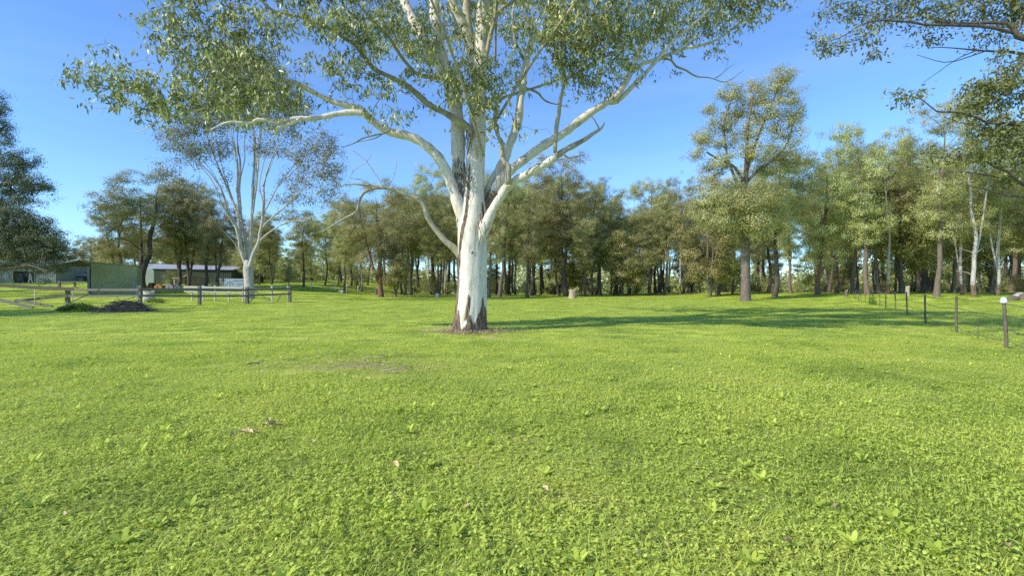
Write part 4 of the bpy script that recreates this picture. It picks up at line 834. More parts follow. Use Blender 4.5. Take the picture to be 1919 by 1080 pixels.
def scatter_object(name, pts, rots, scl, idx, meshes, label, cat):
    src = bpy.data.collections.new(name + '_sources')
    for k, me in enumerate(meshes): src.objects.link(bpy.data.objects.new('%s_patch_%02d' % (name, k), me))
    me = bpy.data.meshes.new(name); me.vertices.add(len(pts)); me.vertices.foreach_set('co', np.asarray(pts, np.float32).ravel())
    for nm, typ, arr, key in (('rot', 'FLOAT_VECTOR', rots, 'vector'), ('scl', 'FLOAT_VECTOR', scl, 'vector'), ('idx', 'INT', idx, 'value')):
        a = me.attributes.new(nm, typ, 'POINT'); a.data.foreach_set(key, np.asarray(arr, np.int32 if typ == 'INT' else np.float32).ravel())
    o = bpy.data.objects.new(name, me); COL.objects.link(o)
    g = bpy.data.node_groups.new(name + '_nodes', 'GeometryNodeTree'); g.is_modifier = True
    g.interface.new_socket('Geometry', in_out='INPUT', socket_type='NodeSocketGeometry'); g.interface.new_socket('Geometry', in_out='OUTPUT', socket_type='NodeSocketGeometry')
    N = g.nodes; gi = N.new('NodeGroupInput'); go = N.new('NodeGroupOutput')
    ci = N.new('GeometryNodeCollectionInfo'); ci.inputs[0].default_value = src; ci.inputs['Separate Children'].default_value = True; ci.inputs['Reset Children'].default_value = True
    ip = N.new('GeometryNodeInstanceOnPoints')
    def at(nm, typ):
        a = N.new('GeometryNodeInputNamedAttribute'); a.data_type = typ; a.inputs['Name'].default_value = nm; return a.outputs[0]
    g.links.new(gi.outputs[0], ip.inputs['Points']); g.links.new(ci.outputs[0], ip.inputs['Instance']); ip.inputs['Pick Instance'].default_value = True
    g.links.new(at('idx', 'INT'), ip.inputs['Instance Index']); g.links.new(at('scl', 'FLOAT_VECTOR'), ip.inputs['Scale'])
    er = N.new('FunctionNodeEulerToRotation'); g.links.new(at('rot', 'FLOAT_VECTOR'), er.inputs[0]); g.links.new(er.outputs[0], ip.inputs['Rotation'])
    g.links.new(ip.outputs[0], go.inputs[0])
    md = o.modifiers.new('scatter', 'NODES'); md.node_group = g
    return tag(o, label, cat, kind='stuff')

patches = [grass_patch(100 + k, 900, .36, (.066, .05, .074, .056, .062, .05)[k % 6], .0054, clover=(40, 90, 30, 70, 40, 80)[k % 6], weeds=(0, 1, 0, 0, 0, 0)[k % 6], up=(5, 52)) for k in range(6)]
patches += [grass_patch(120 + k, 520, .40, .08, .0085, clover=30, up=(15, 60)) for k in range(3)]        # coarser, for further off
g = np.random.default_rng(77)
def band(d0, d1, dens, margin=2.2):
    st = 1 / math.sqrt(dens); X_, Y_ = np.meshgrid(np.arange(-(d1 * 1.09 + margin), d1 * 1.09 + margin, st), np.arange(d0, d1, st))
    X_ = X_.ravel() + g.uniform(-.55, .55, X_.size) * st; Y_ = Y_.ravel() + g.uniform(-.55, .55, Y_.size) * st
    k = np.abs(X_) < Y_ * 1.09 + margin
    return X_[k], Y_[k]
PX, PY, S_, I_ = [], [], [], []
for d0, d1, dens, s_, lo, hi in ((1.6, 6, 9.0, 1.0, 0, 6), (6, 14, 6.5, 1.15, 0, 6), (14, 30, 2.2, 1.6, 6, 9), (30, 60, .75, 2.6, 6, 9), (60, 125, .3, 4.0, 6, 9)):
    x, d = band(d0, d1, dens); PX.append(x); PY.append(d); S_.append(np.full(len(x), s_)); I_.append(g.integers(lo, hi, len(x)))
PX = np.concatenate(PX); PY = np.concatenate(PY); S_ = np.concatenate(S_); I_ = np.concatenate(I_)
vary = .95 + np.where(PY < 13, .34, .12) * (np.sin(PX * .9 + 1.7 * np.sin(PY * .6)) * np.sin(PY * 1.1 + 1.3 * np.sin(PX * .7))) + g.normal(0, .12, len(PX))
worn = np.exp(-(((PX + 2.6) / 2.2) ** 2 + ((PY - 9.4) / 1.2) ** 2)) + np.exp(-(((PX + 1.45) / 1.5) ** 2 + ((PY - 17.3) / 1.3) ** 2)) + .8 * np.exp(-(((PX - 11.6) / .7) ** 2 + ((PY - 14.6) / .6) ** 2))
keep = g.uniform(0, 1, len(PX)) > worn * .6
zs = np.clip(vary, .6, 1.4) * (1 - .5 * np.clip(worn, 0, 1)) * S_ ** .35
scl = np.stack([S_, S_, zs * np.where(S_ > 1.5, .6, 1.0)], 1)
rots = np.stack([np.zeros(len(PX)), np.zeros(len(PX)), g.uniform(0, 6.283, len(PX))], 1)
pts = np.stack([PX, PY, ground(PX, PY)], 1)
scatter_object('grass', pts[keep], rots[keep], scl[keep], I_[keep], patches, 'short green pasture grass with clover and weeds', 'grass')

# straw and bark litter round the foot of the big gum
lt = MB(); n = 2600; a = rng.uniform(0, 6.28, n); rr = .6 + np.abs(rng.normal(0, .55, n)); x = HB[0] + np.cos(a) * rr * 1.15; y = HB[1] - .1 + np.sin(a) * rr
z = ground(x, y) + rng.uniform(.02, .12, n); az = rng.uniform(0, 6.28, n); L = rng.uniform(.05, .22, n); w = rng.uniform(.006, .016, n)
A = np.stack([np.cos(az), np.sin(az), rng.normal(0, .25, n)], 1) * L[:, None]; S = np.stack([-np.sin(az), np.cos(az), np.zeros(n)], 1) * w[:, None]
c = np.stack([x, y, z], 1); lt.add(np.stack([c - A / 2 - S / 2, c - A / 2 + S / 2, c + A / 2 + S / 2, c + A / 2 - S / 2], 1).reshape(-1, 3), np.arange(4 * n).reshape(n, 4), 0, rng.uniform(0, 1, n))
tag(lt.build('bark_litter', M['straw'], None, False), 'straw-coloured bark litter around the foot of the big white gum', 'litter', kind='stuff')

# thin gum leaves, bark strips and twigs lying among the grass
lt = MB(); n = 2400; k1 = n // 2
x = np.concatenate([rng.normal(-2.4, 1.7, k1), rng.uniform(-9, 9, n - k1)]); y = np.concatenate([rng.normal(9.6, 1.1, k1), rng.uniform(2.4, 19, n - k1)])
c = np.stack([x, y, ground(x, y) + rng.uniform(.015, .06, n)], 1); az = rng.uniform(0, 6.28, n); L = np.where(rng.uniform(size=n) < .2, rng.uniform(.10, .3, n), rng.uniform(.03, .075, n)); w = np.where(L > .12, rng.uniform(.003, .006, n), L * rng.uniform(.12, .2, n))
A = np.stack([np.cos(az), np.sin(az), rng.normal(0, .2, n)], 1) * L[:, None]; S = np.stack([-np.sin(az), np.cos(az), rng.normal(0, .3, n)], 1) * w[:, None]
lt.add(np.stack([c - A / 2, c - A * .1 - S, c + A / 2 + [0, 0, .005], c - A * .1 + S], 1).reshape(-1, 3), np.arange(4 * n).reshape(n, 4), rng.integers(0, 3, n) if False else 0, rng.uniform(0, 1, n))
tag(lt.build('leaf_litter', M['dry_leaf'], None, False), 'thin dry gum leaves and bark bits strewn through the grass', 'litter', kind='stuff')

# dead twigs on the worn patch and near the trunk
for (px, py, L, az, label) in ((700, 676, .5, .1, 'pale dead stick lying on the worn patch of grass'), (745, 700, .55, .35, 'pale forked stick at the right of the worn patch'), (745, 595, .35, -.5, 'small dark stick in the grass left of the big white trunk'), (920, 636, .7, -.6, 'dead stick in front of the big white trunk'), (572, 641, .3, -.4, 'thin pale stick lying in the grass further left'), (478, 688, .3, .2, 'dark curled stick on the grass left of the worn patch')):
    b = on_ground(px, py); m = MB(); dx, dy = math.cos(az) * L, math.sin(az) * L
    m.tube(np.array([[-dx / 2, -dy / 2, .05], [-dx * .1, -dy * .1 + .04, .07], [dx * .2, dy * .2, .06], [dx / 2, dy / 2, .08]]), [.014, .012, .01, .005], 5)
    m.tube(np.array([[0, .03, .065], [dx * .2, dy * .2 + .12, .10], [dx * .35, dy * .35 + .2, .08]]), [.008, .006, .003], 4)
    o = m.build('fallen_stick', M['grey_twig'] if 'dark' in label else M['cut_wood']); o.location = b; tag(o, label, 'stick')

def dry_leaf(px, py, label, group, s_=1.0):
    b = on_ground(px, py); m = MB(); L = .065 * s_ * rng.uniform(.8, 1.2); w = .022 * s_; n = 7; V = []; 
    for i in range(n):
        u = i / (n - 1); ww = w * math.sin(math.pi * min(1, u * .9 + .05)) ** .7
        zc = .012 * math.sin(u * 3) ; V += [[u * L - L / 2, -ww, zc + .02 * s_], [u * L - L / 2, 0, zc], [u * L - L / 2, ww, zc + .025 * s_]]
    q = [[i * 3 + k, i * 3 + 3 + k, i * 3 + 4 + k, i * 3 + 1 + k] for i in range(n - 1) for k in range(2)]
    m.add(rot(np.array(V), rng.normal() * .25 + .2, rng.normal() * .2, rng.uniform(0, 6.28)), np.array(q))
    o = m.build('dry_leaf', M['dry_leaf']); o.location = (b[0], b[1], b[2] + .06); tag(o, label, 'leaf', group)
for (px, py) in ((438, 829), (455, 826), (462, 822), (470, 825), (478, 823), (483, 826), (497, 812), (503, 803), (506, 810), (512, 806), (521, 812)):
    dry_leaf(px, py, 'tan dry leaf in the small cluster of dead leaves in the left foreground', 'dead leaves clustered in the left foreground', .95)
for (px, py) in ((1020, 938), (742, 889), (1572, 973), (1476, 1042), (1885, 1050), (690, 720)):
    dry_leaf(px, py, 'single dry leaf scattered in the open grass away from the cluster', 'dry leaves scattered over the grass', .9)

# ------------------------------------------------------------------ fences
# wire fence on the right
posts = [(1881, 565, 1888, 655, 'pw'), (1792.5, 556, 1791.6, 625, 'w'), (1733.5, 552, 1734.5, 606, 'w'), (1698.5, 547, 1700.7, 591.5, 'w'), (1677, 547.5, 1679, 585, 'w'), (1659.5, 548, 1660.3, 580.5, 'r'), (1648, 546, 1649, 575.5, 's'), (1636, 545, 1636, 572, 's'), (1629, 547, 1629, 570, 's'), (1621.5, 547, 1622, 568, 's'), (1613, 547, 1613.7, 565.3, 's'), (1608.5, 547, 1609, 564, 's'), (1603, 547, 1603, 562, 's'), (1599, 546, 1599, 560, 's')]
b0 = on_ground(1791.6, 625)
wf = thing('wire_fence', 'wire fence of thin leaning posts running back along the right side of the paddock', 'fence', b0)
tops, feet = [], []
for (tx, ty, bx, by, k) in posts:
    b = on_ground(bx, by); t_ = W(tx, ty, b[1]); feet.append(b); tops.append(t_)
    m = MB(); n = 7; u = np.linspace(0, 1, n)[:, None]; q = (b - [0, 0, .15]) + (t_ - b + [0, 0, .15]) * u; q[1:-1, :2] += rng.normal(0, .006, (n - 2, 2))
    rr = {'p': .036, 'w': .037, 'r': .034, 's': .022}[k[0]]
    m.tube(q - b0, rr * rng.uniform(.88, 1.08, n), 8 if k[0] != 's' else 5); m.build('post', M['steel'] if k == 's' else M['old_wood'], wf)
# thin steel dropper and wires
dp = W(1842, 622, (feet[0][1] + feet[1][1]) / 2); mid = (feet[0] + feet[1]) / 2; m = MB(); m.tube(np.array([mid - [0, 0, .1], mid + [0.03, 0, .55]]) - b0, .008, 4); m.build('dropper', M['steel'], wf)
ext_f = feet[0] + (feet[0] - feet[1]) * 1.6; ext_f[2] = float(ground(ext_f[0], ext_f[1])); F_ = [ext_f] + feet; T_ = [ext_f + [0, 0, 1.2]] + tops
for lv in (.96, .70, .42, .18):
    q = []
    for i in range(len(F_) - 1):
        a = F_[i] + (T_[i] - F_[i]) * lv; b = F_[i + 1] + (T_[i + 1] - F_[i + 1]) * lv
        sag = (.06 if i else .1) * rng.uniform(.4, 1.6)
        for u in np.linspace(0, 1, 6, endpoint=False): q.append(a + (b - a) * u - [0, 0, sag * 4 * u * (1 - u)])
    q.append(F_[-1] + (T_[-1] - F_[-1]) * lv)
    m = MB(); m.tube(np.array(q) - b0, .009, 4, cap=False); m.build('wire', M['wire'], wf)
# upturned white pot on the nearest post
m = MB(); c = tops[0]; m.tube(np.array([[0, 0, -.05], [0, 0, -.01], [0, 0, .0], [0, 0, .04], [0, 0, .085], [0, 0, .1]]), [.06, .07, .068, .058, .05, .015], 14)
o = m.build('plastic_pot', M['white']); o.location = c; tag(o, 'white upturned pot capping the nearest post of the wire fence', 'pot')

# split-rail fence on the left
fp = [(127, 545, 569.5), (263, 535, 574), (374, 537, 572), (463, 538, 570), (543, 537, 567)]
rf = thing('rail_fence', 'weathered grey two-rail timber fence along the front of the yard on the left', 'fence', on_ground(374, 572)); RB = np.array(on_ground(374, 572))
pf = []
for i, (px, yt, yb) in enumerate(fp):
    b = on_ground(px, yb); t_ = W(px, yt, b[1]); pf.append((b, t_)); m = MB()
    w = .20 if i in (1, 2) else .24
    m.beam(b - RB - [0, 0, .2], t_ - RB, w, w, 0, .05, 4); m.build('post', M['rail'], rf, False)
def rp(px, py, i): return W(px, py, pf[i][0][1] - .16)
def rail(pts, h, mat='rail', parent=rf, base=RB):
    m = MB()
    for a, b in zip(pts[:-1], pts[1:]): m.beam(np.array(a) - base, np.array(b) - base, .07, h, 0, .06, 5)
    return m.build('rail', M[mat], parent, False)
rail([rp(137, 543.5, 0), rp(263, 543.5, 1)], .18); rail([rp(260, 542.5, 1) + [0, -.03, 0], rp(374, 543, 2)], .18); rail([rp(372, 543.5, 2) + [0, -.02, 0], rp(463, 544, 3)], .16); rail([rp(461, 543, 3) + [0, -.02, 0], rp(545, 541.5, 4)], .16)
rail([rp(127, 555, 0), rp(263, 555, 1)], .16); rail([rp(260, 554.5, 1) + [0, -.03, 0], rp(374, 555, 2)], .16); rail([rp(372, 555, 2) + [0, -.02, 0], rp(463, 555, 3)], .15); rail([rp(461, 554.5, 3) + [0, -.02, 0], rp(545, 551, 4)], .15)
rail([rp(139, 542.5, 0) + [0, -.04, 0], W(60, 539, pf[0][0][1] - .6), W(-30, 533, pf[0][0][1] - 1.2)], .26, 'old_wood')
rail([rp(128, 554.5, 0) + [0, -.05, 0], W(75, 560, pf[0][0][1] - .6), W(27, 565, pf[0][0][1] - 1.4)], .2)

# pale rails at the far side of the yard
yf = thing('rail_fence', 'pale sunlit two-rail fence at the far side of the yard behind the grey one', 'fence', on_ground(429, 559)); YB = np.array(on_ground(429, 559))
yp = [(360, 536, 552.5), (381, 535, 553), (403, 535, 555), (429, 535, 559), (455, 535, 558.5)]
yd = 45.0
for (px, yt, yb) in yp:
    b = at_depth(px, yd); m = MB(); m.beam(b - YB - [0, 0, .2], W(px, yt, yd) - YB, .12, .12, 0, .04, 3); m.build('post', M['pale_rail'], yf, False)
for y0, y1, h in ((538, 540, .17), (546.5, 549, .12)):
    rail([W(345, y0, yd - .1), W(400, (y0 + y1) / 2, yd - .1), W(455, y1, yd - .1)], h, 'pale_rail', yf, YB)
# return side of the yard with its wire-braced gate
gt = thing('yard_gate', 'short return fence with diagonal braces and pale top rail closing the yard corner', 'gate', on_ground(510, 566.5)); GB = np.array(on_ground(510, 566.5))
p1 = on_ground(510, 566.5); p2 = pf[4][0] + np.array([-.25, .35, 0]); p0 = at_depth(480, 46)
for b, t_ in ((p1, W(509.5, 536, p1[1])), (p2, W(539.5, 536, p2[1]))):
    m = MB(); m.beam(b - GB - [0, 0, .2], t_ - GB, .14, .14, 0, .04, 3); m.build('post', M['pale_rail'], gt, False)
m = MB(); m.beam(W(510, 538.5, p1[1]) - GB, W(539, 537.5, p2[1]) - GB, .05, .06, 0, 0, 1); m.build('rail', M['pale_rail'], gt, False)
m = MB(); m.beam(W(478, 541, 45) - GB, W(509, 541, p1[1]) - GB, .06, .13, 0, .03, 2); m.build('rail', M['pale_rail'], gt, False)
for (a, b, d_) in (((478, 547), (513, 567), p1[1] + .2), ((529, 549), (519, 566), p1[1] + .2), ((477, 557), (465, 569), pf[3][0][1] + .3)):
    m = MB(); m.beam(W(*a, d_) - GB, W(*b, d_) - GB, .05, .06, 0, 0, 1); m.build('brace', M['rail'], gt, False)

# fallen rails, thin posts, bent pole in front of the yard
m = MB(); a = on_ground(62, 579); b = W(-20, 558, a[1] + 1.0); m.beam(a + [0, 0, .06] - a, b - a, .12, .2, 0, .05, 4); o = m.build('fallen_rail', M['rail'], None, False); o.location = a; tag(o, 'broken grey rail slanting down to the grass at the left edge', 'rail')
m = MB(); a = on_ground(98, 576.5); b = W(30, 562.5, a[1] + .6); m.beam(a + [0, 0, .06] - a, b - a, .12, .18, 0, .05, 4); o = m.build('fallen_rail', M['rail'], None, False); o.location = a; tag(o, 'second broken rail lying low in the grass left of the weeds', 'rail')
for (px, yt, yb, label) in ((65.5, 543, 577, 'thin pale stake standing in front of the sagging rail at far left'), (136, 546, 567, 'thin pale stake beside the leftmost fence post')):
    b = on_ground(px, yb); m = MB(); t_ = W(px, yt, b[1]); m.tube(np.array([[0, 0, -.1], (t_ - b) * .5 + [.01, 0, 0], t_ - b]), .035, 7); o = m.build('stake', M['pale_rail']); o.location = b; tag(o, label, 'stake')
b = on_ground(78, 587); dd = b[1]
q = [(78, 587), (100, 583), (125, 571), (155, 557), (184, 544.5), (192, 533), (206, 529.5), (225, 529), (250, 530.5), (262, 533)]
Q_ = np.array([W(x, y, dd + .35 * i / 9) for i, (x, y) in enumerate(q)]) - b; m = MB(); m.tube(catmull(Q_, .15), np.linspace(.035, .018, len(catmull(Q_, .15))), 7)
o = m.build('bent_pole', M['rail']); o.location = b; tag(o, 'long bent grey pole arching over the rail fence from the weeds', 'pole')

# brush pile, weeds, stump
b = on_ground(213, 586); bp = thing('brush_pile', 'heap of brown dead branches in front of the rail fence', 'brush pile', b)
k_ = b[1] / F; m = MB(); soil = MB()
nu, nv = 26, 8; th_ = np.linspace(0, 2 * np.pi, nu, endpoint=False); Vv = []
for j in range(nv):
    u = j / (nv - 1)
    for t_ in th_: 
        s_ = 1 + .18 * math.sin(3 * t_ + j) + .1 * math.sin(7 * t_ + 2 * j); Vv.append([math.cos(t_) * 45 * k_ * (1 - u ** 1.6) * s_ * .88, math.sin(t_) * 1.3 * (1 - u ** 1.6) * s_ + .9, 17 * k_ * u * (.8 + .25 * math.sin(t_ * 2 + 1)) - .04])
i = np.arange(nv - 1)[:, None] * nu; j = np.arange(nu)[None]; soil.add(Vv, np.stack([i + j, i + (j + 1) % nu, i + nu + (j + 1) % nu, i + nu + j], -1).reshape(-1, 4)); soil.build('heap', M['old_wood'], bp)
for t_ in range(420):
    a = rng.uniform(0, 6.28); R = math.sqrt(rng.uniform(0, 1)); x = math.cos(a) * R * 43 * k_; y = math.sin(a) * R * 1.4 + .9; z = max(.02, 20 * k_ * (1 - R ** 1.7)) * rng.uniform(.7, 1.15)
    L = rng.uniform(.4, 1.5); az = rng.normal(0, .7) + (3.14 if rng.uniform() < .5 else 0); sl = rng.normal(-.15, .25)
    dv = np.array([math.cos(az) * math.cos(sl), math.sin(az) * math.cos(sl), math.sin(sl)]) * L
    qq = np.array([[x, y, z] - dv * .4, [x, y, z + .04], [x, y, z] + dv * .6]); qq[:, 2] = np.maximum(qq[:, 2], .02); r_ = rng.uniform(.006, .02)
    m.tube(qq, [r_, r_ * .8, r_ * .4], 4, cap=False)
m.build('branches', M['old_wood'], bp)
def weeds(px0, px1, py, H, n, label, name='weed_clump', dep=.8):
    b = on_ground((px0 + px1) / 2, py); k = b[1] / F; m = MB(); w = (px1 - px0) / 2 * k
    o = thing(name, label, 'weeds', b); st_ = MB()
    x = rng.uniform(-1, 1, n); h = H * (1 - .6 * np.abs(x) ** 2) * rng.uniform(.35, 1, n); xx = x * w; yy = rng.uniform(0, dep, n)
    for q in range(40):
        i = rng.integers(0, n); st_.tube(np.array([[xx[i], yy[i], -.03], [xx[i] + .03, yy[i], h[i] * .6], [xx[i] + .08 * rng.normal(), yy[i], h[i]]]), [.01, .008, .004], 4, cap=False)
    V, Fa, rn = leaves(np.stack([xx, yy, h], 1), .16, .06, -.1, rng.uniform(0, 1, n)); m.add(V, Fa, 0, rn); st_.build('stem', M['leaf_bright'], o); m.build('foliage', M['leaf_bright'], o, False)
weeds(105, 168, 586, .52, 1500, 'bright green weeds growing beside the brush pile')
weeds(268, 300, 569, .45, 400, 'tuft of weeds at the foot of the sawn stump behind the rail fence')

def stump(px, yt, yb, wpx, label, mat='old_wood', notch=False, sq=False):
    b = on_ground(px, yb); k = b[1] / F; H = (yb - yt) * k; r = wpx / 2 * k; n = 18; m = MB(); rings = []
    zs = np.linspace(-.1, H, 9)
    for z in zs:
        fl = 1 + .35 * math.exp(-max(z, 0) / (.25 * H + .05))
        for t_ in np.arange(n) * 2 * np.pi / n:
            s_ = 1 + .07 * math.sin(3 * t_ + z * 3) + .05 * math.sin(7 * t_ + 1) + .02 * rng.normal(); zt = z + (.09 * H * math.sin(t_ * 2 + 1) + .05 * H * math.sin(5 * t_) if z == zs[-1] else 0)
            if notch and z > H * .6 and 0.2 < t_ < 2.6: zt -= .3 * H
            rings.append([math.cos(t_) * r * fl * s_, math.sin(t_) * r * fl * s_, zt])
    i = np.arange(8)[:, None] * n; j = np.arange(n)[None]; m.add(rings, np.stack([i + j, i + (j + 1) % n, i + n + (j + 1) % n, i + n + j], -1).reshape(-1, 4))
    o = thing('tree_stump', label, 'stump', b); m.build('bark', M[mat], o)
    tpm = MB(); V = np.array(rings[-n:]); tpm.add(np.vstack([V + [0, 0, .004], V.mean(0) + [0, 0, .01]]), np.array([[q, (q + 1) % n, n] for q in range(n)])); tpm.build('cut_top', M['cut_wood'], o)
stump(280, 547, 565, 17, 'sawn grey stump with an orange-brown cut top right behind the rail fence', 'pale_bark')
stump(1073, 543.5, 560, 12.5, 'pale square-looking stump out on the grass at the centre of the paddock', 'cut_wood')
stump(706, 542, 553, 7, 'small notched dark stump in front of the orange-trunked tree', 'old_wood', True)
stump(1586, 545, 557, 5, 'narrow weathered grey stump at the far end of the wire fence', 'old_wood')
stump(1701, 537.5, 555, 6.5, 'upright pale broken stump seen behind the wire fence posts', 'cut_wood')

# netting fence at the back left of centre with pale posts
nb = at_depth(628, 74); nf = thing('netting_fence', 'low netting fence with pale posts at the back left of the big white gum', 'fence', nb)
for px in (583, 628, 650, 671, 775):
    b = at_depth(px, 74); m = MB(); m.tube(np.array([b - [0, 0, .1], b + [0, 0, 1.15]]) - nb, .075 if px != 650 else .05, 7); m.build('post', M['white'] if px < 700 else M['pale_rail'], nf)
for lv in (.35, .7, 1.05):
    q = np.array([at_depth(px, 74) + [0, 0, lv] for px in np.linspace(530, 860, 14)]) - nb; m = MB(); m.tube(q, .012, 4, cap=False); m.build('wire', M['wire'], nf)
b = at_depth(643, 72); m = MB(); kk = 72 / F
m.tube(np.array([[-7.5 * kk, 0, .02], [-7.5 * kk, 0, .03], [7.5 * kk, 0, .03]]), .3, 10); 
m2 = MB(); hx, hz, hy = 7.5 * kk, .42, .35
Vt = np.array([[-hx * .92, -hy * .8, 0], [hx * .92, -hy * .8, 0], [hx * .92, hy * .8, 0], [-hx * .92, hy * .8, 0], [-hx, -hy, hz], [hx, -hy, hz], [hx, hy, hz], [-hx, hy, hz], [-hx * .93, -hy * .85, hz], [hx * .93, -hy * .85, hz], [hx * .93, hy * .85, hz], [-hx * .93, hy * .85, hz], [-hx * .88, -hy * .7, .1], [hx * .88, -hy * .7, .1], [hx * .88, hy * .7, .1], [-hx * .88, hy * .7, .1]])
fq = [[3, 2, 1, 0]] + [[a_ + k, a_ + (k + 1) % 4, a_ + 4 + (k + 1) % 4, a_ + 4 + k] for a_ in (0, 4, 8) for k in range(4)] + [[12, 13, 14, 15]]
m2.add(Vt, np.array(fq)); o = m2.build('water_trough', M['white'], None, False); o.location = b; tag(o, 'long white water trough in front of the netting fence', 'trough')
b = at_depth(819.5, 72); m = MB(); m.box((0, 0, .28), (6 * kk, .4, .5)); m.box((0, 0, .55), (6.6 * kk, .46, .05)); m.box((0, -.21, .3), (3 * kk, .02, .12)); o = m.build('white_box', M['white'], None, False); o.location = b; tag(o, 'small white lidded box on the grass just left of the big trunk', 'box')

# timber heap beyond the wire fence and rock pile at the right edge
for j, (a, b_, r_, label) in enumerate((((1597, 549), (1640, 546), .22, 'longest pale log lying at the far end of the wire fence'), ((1612, 552), (1668, 549), .16, 'lower log in front of the longest pale one'), ((1640, 547.5), (1690, 551), .15, 'log slanting right beside the pale stump'))):
    d_ = 66 - j * 1.5; A_ = W(*a, d_); B_ = W(*b_, d_ + .5); A_[2] = ground(A_[0], A_[1]) + r_ * .8; B_[2] = ground(B_[0], B_[1]) + r_ * .8
    m = MB(); q = catmull(np.stack([A_, (A_ + B_) / 2 + [0, .1, .06], B_]) - A_, .3); m.tube(q, r_ * (1 + .08 * rng.normal(size=len(q))), 9); o = m.build('log', M['cut_wood']); o.location = A_; tag(o, label, 'log')
for j, (px, py, w, h, label) in enumerate(((1912, 558, 15, 10, 'pale boulder at the right edge behind the white-capped post'), (1898, 561, 11, 7, 'low brown rock in front of the pale boulder'), (1928, 560, 14, 12, 'brown rock cut by the right edge'))):
    b = on_ground(px, py + 2); k = b[1] / F; m = MB(); nu, nv = 16, 9; Vv = []
    for a_ in range(nv + 1):
        ph = math.pi * a_ / nv - math.pi / 2
        for c_ in range(nu):
            t_ = 2 * math.pi * c_ / nu; s_ = 1 + .16 * math.sin(2 * t_ + j + ph) + .1 * math.sin(5 * t_ + 3 * ph) + .05 * math.sin(9 * t_ - 4 * ph)
            Vv.append([math.cos(ph) * math.cos(t_) * w * k * s_, math.cos(ph) * math.sin(t_) * w * k * s_ * .8, math.sin(ph) * h * k * s_ * .8 + .1])
    i = np.arange(nv)[:, None] * nu; q = np.arange(nu)[None]; m.add(Vv, np.stack([i + q, i + (q + 1) % nu, i + nu + (q + 1) % nu, i + nu + q], -1).reshape(-1, 4))
    o = m.build('rock', M['pale_bark'] if j == 0 else M['old_wood']); o.location = b; tag(o, label, 'rock')
b = at_depth(1636, feet[7][1] + .2); weeds(1630, 1643, 572.5, .8, 120, 'thin weedy sapling growing at a wire fence post', 'sapling', .3)

# ------------------------------------------------------------------ sheds and barns
def ribbed(m, a, b, z0a, z1a, z0b, z1b, pitch=.2, dep=.03, mi=0):
    """corrugated wall sheet from ground point a to b; heights may differ at the two ends"""
    a = np.array(a, float); b = np.array(b, float); L = np.linalg.norm(b - a); t = (b - a) / L; nrm = np.array([t[1], -t[0]]); n = max(2, int(L / pitch)); V = []; s = []
    for i in range(n):
        for u, o in ((0, 0), (.55, 0), (.65, 1), (.9, 1)): s.append(((i + u) / n, o))
    s.append((1, 0))
    for u, o in s:
        p = a + (b - a) * u + nrm * dep * o; V.append([*p, z0a + (z0b - z0a) * u]); V.append([*p, z1a + (z1b - z1a) * u])
    k = np.arange(len(s) - 1)[:, None] * 2; m.add(V, k + np.array([0, 2, 3, 1]), mi)

# olive shed
sb = at_depth(172, 50); sd = sb[1]
gs = on_ground(172, 553); sd = gs[1]; sb = gs
x0 = (170.5 - CX) / F * sd - sb[0]; x1 = (256 - CX) / F * (sd + .6) - sb[0]; kz = sd / F
h0 = (553 - 492.5) * kz; h1 = (553 - 499) * (sd + .6) / F; z0 = -.25; dp_ = 3.4; xb0, xb1 = x0 - 2.6 , x1 - 2.0
sh = thing('garden_shed', 'olive green corrugated shed with an open dark left end behind the rail fence', 'shed', sb)
m = MB(); ribbed(m, (x0, 0), (x1, .6), z0, h0, z0, h1, .19, .025); m.build('front_wall', M['shed_green'], sh, False)
m = MB(); ribbed(m, (x1, .6), (xb1 , .6 + dp_), z0, h1, z0, h1 - .1); m.build('side_wall', M['shed_green'], sh, False)
m = MB(); ribbed(m, (xb1, .6 + dp_), (xb0, dp_), z0, h1 - .1, z0, h0 - .2); m.build('back_wall', M['shed_green'], sh, False)
m = MB(); ribbed(m, (xb0, dp_), (xb0 * .5 + x0 * .5, dp_ / 2), z0, h0 - .2, z0, h0 - .1, .19, .025); m.box(((xb0 + x0) / 2, dp_ / 2, h0 / 2 - .1), (.1, .1, h0)); m.build('end_panel', M['shed_blue'], sh, False)
m = MB(); m.beam((x0, 0.02, h0 - .35), (xb0, dp_, h0 - .5), .06, .5, 0, 0, 1); m.beam((x0, 0.03, h0 * .62), (xb0, dp_, h0 * .62), .05, .1); m.beam((x0 - .7, .95, -.2), (x0 - .75, 1.0, h0 - .4), .25, .9); m.build('door_frame', M['shed_blue'], sh, False)
m = MB(); P4 = np.array([[x0 - .05, -.08, h0 + .03], [x1 + .08, .5, h1 + .03], [xb1 + .05, .7 + dp_, h1 - .02], [xb0 - .08, dp_ + .1, h0 - .12]]); m.add(np.vstack([P4, P4 + [0, 0, .07]]), np.array([[3, 2, 1, 0], [4, 5, 6, 7], [0, 1, 5, 4], [1, 2, 6, 5], [2, 3, 7, 6], [3, 0, 4, 7]])); m.build('roof', M['shed_green'], sh, False)
# leaning white planks at the shed's right end
for px, yt, dx, label in ((250, 520, 2.5, 'tall pale plank leaning on the right end of the olive shed'), (256, 534, 1.0, 'shorter pale plank beside the leaning one')):
    b = at_depth(px + dx, sd - .3); m = MB(); m.beam([0, 0, -.05], W(px, yt, sd + .35) - b, .16 if yt < 530 else .1, .03, 0, .02, 3); o = m.build('plank', M['shed_blue'] if yt < 530 else M['pale_rail'], None, False); o.location = b; tag(o, label, 'plank')

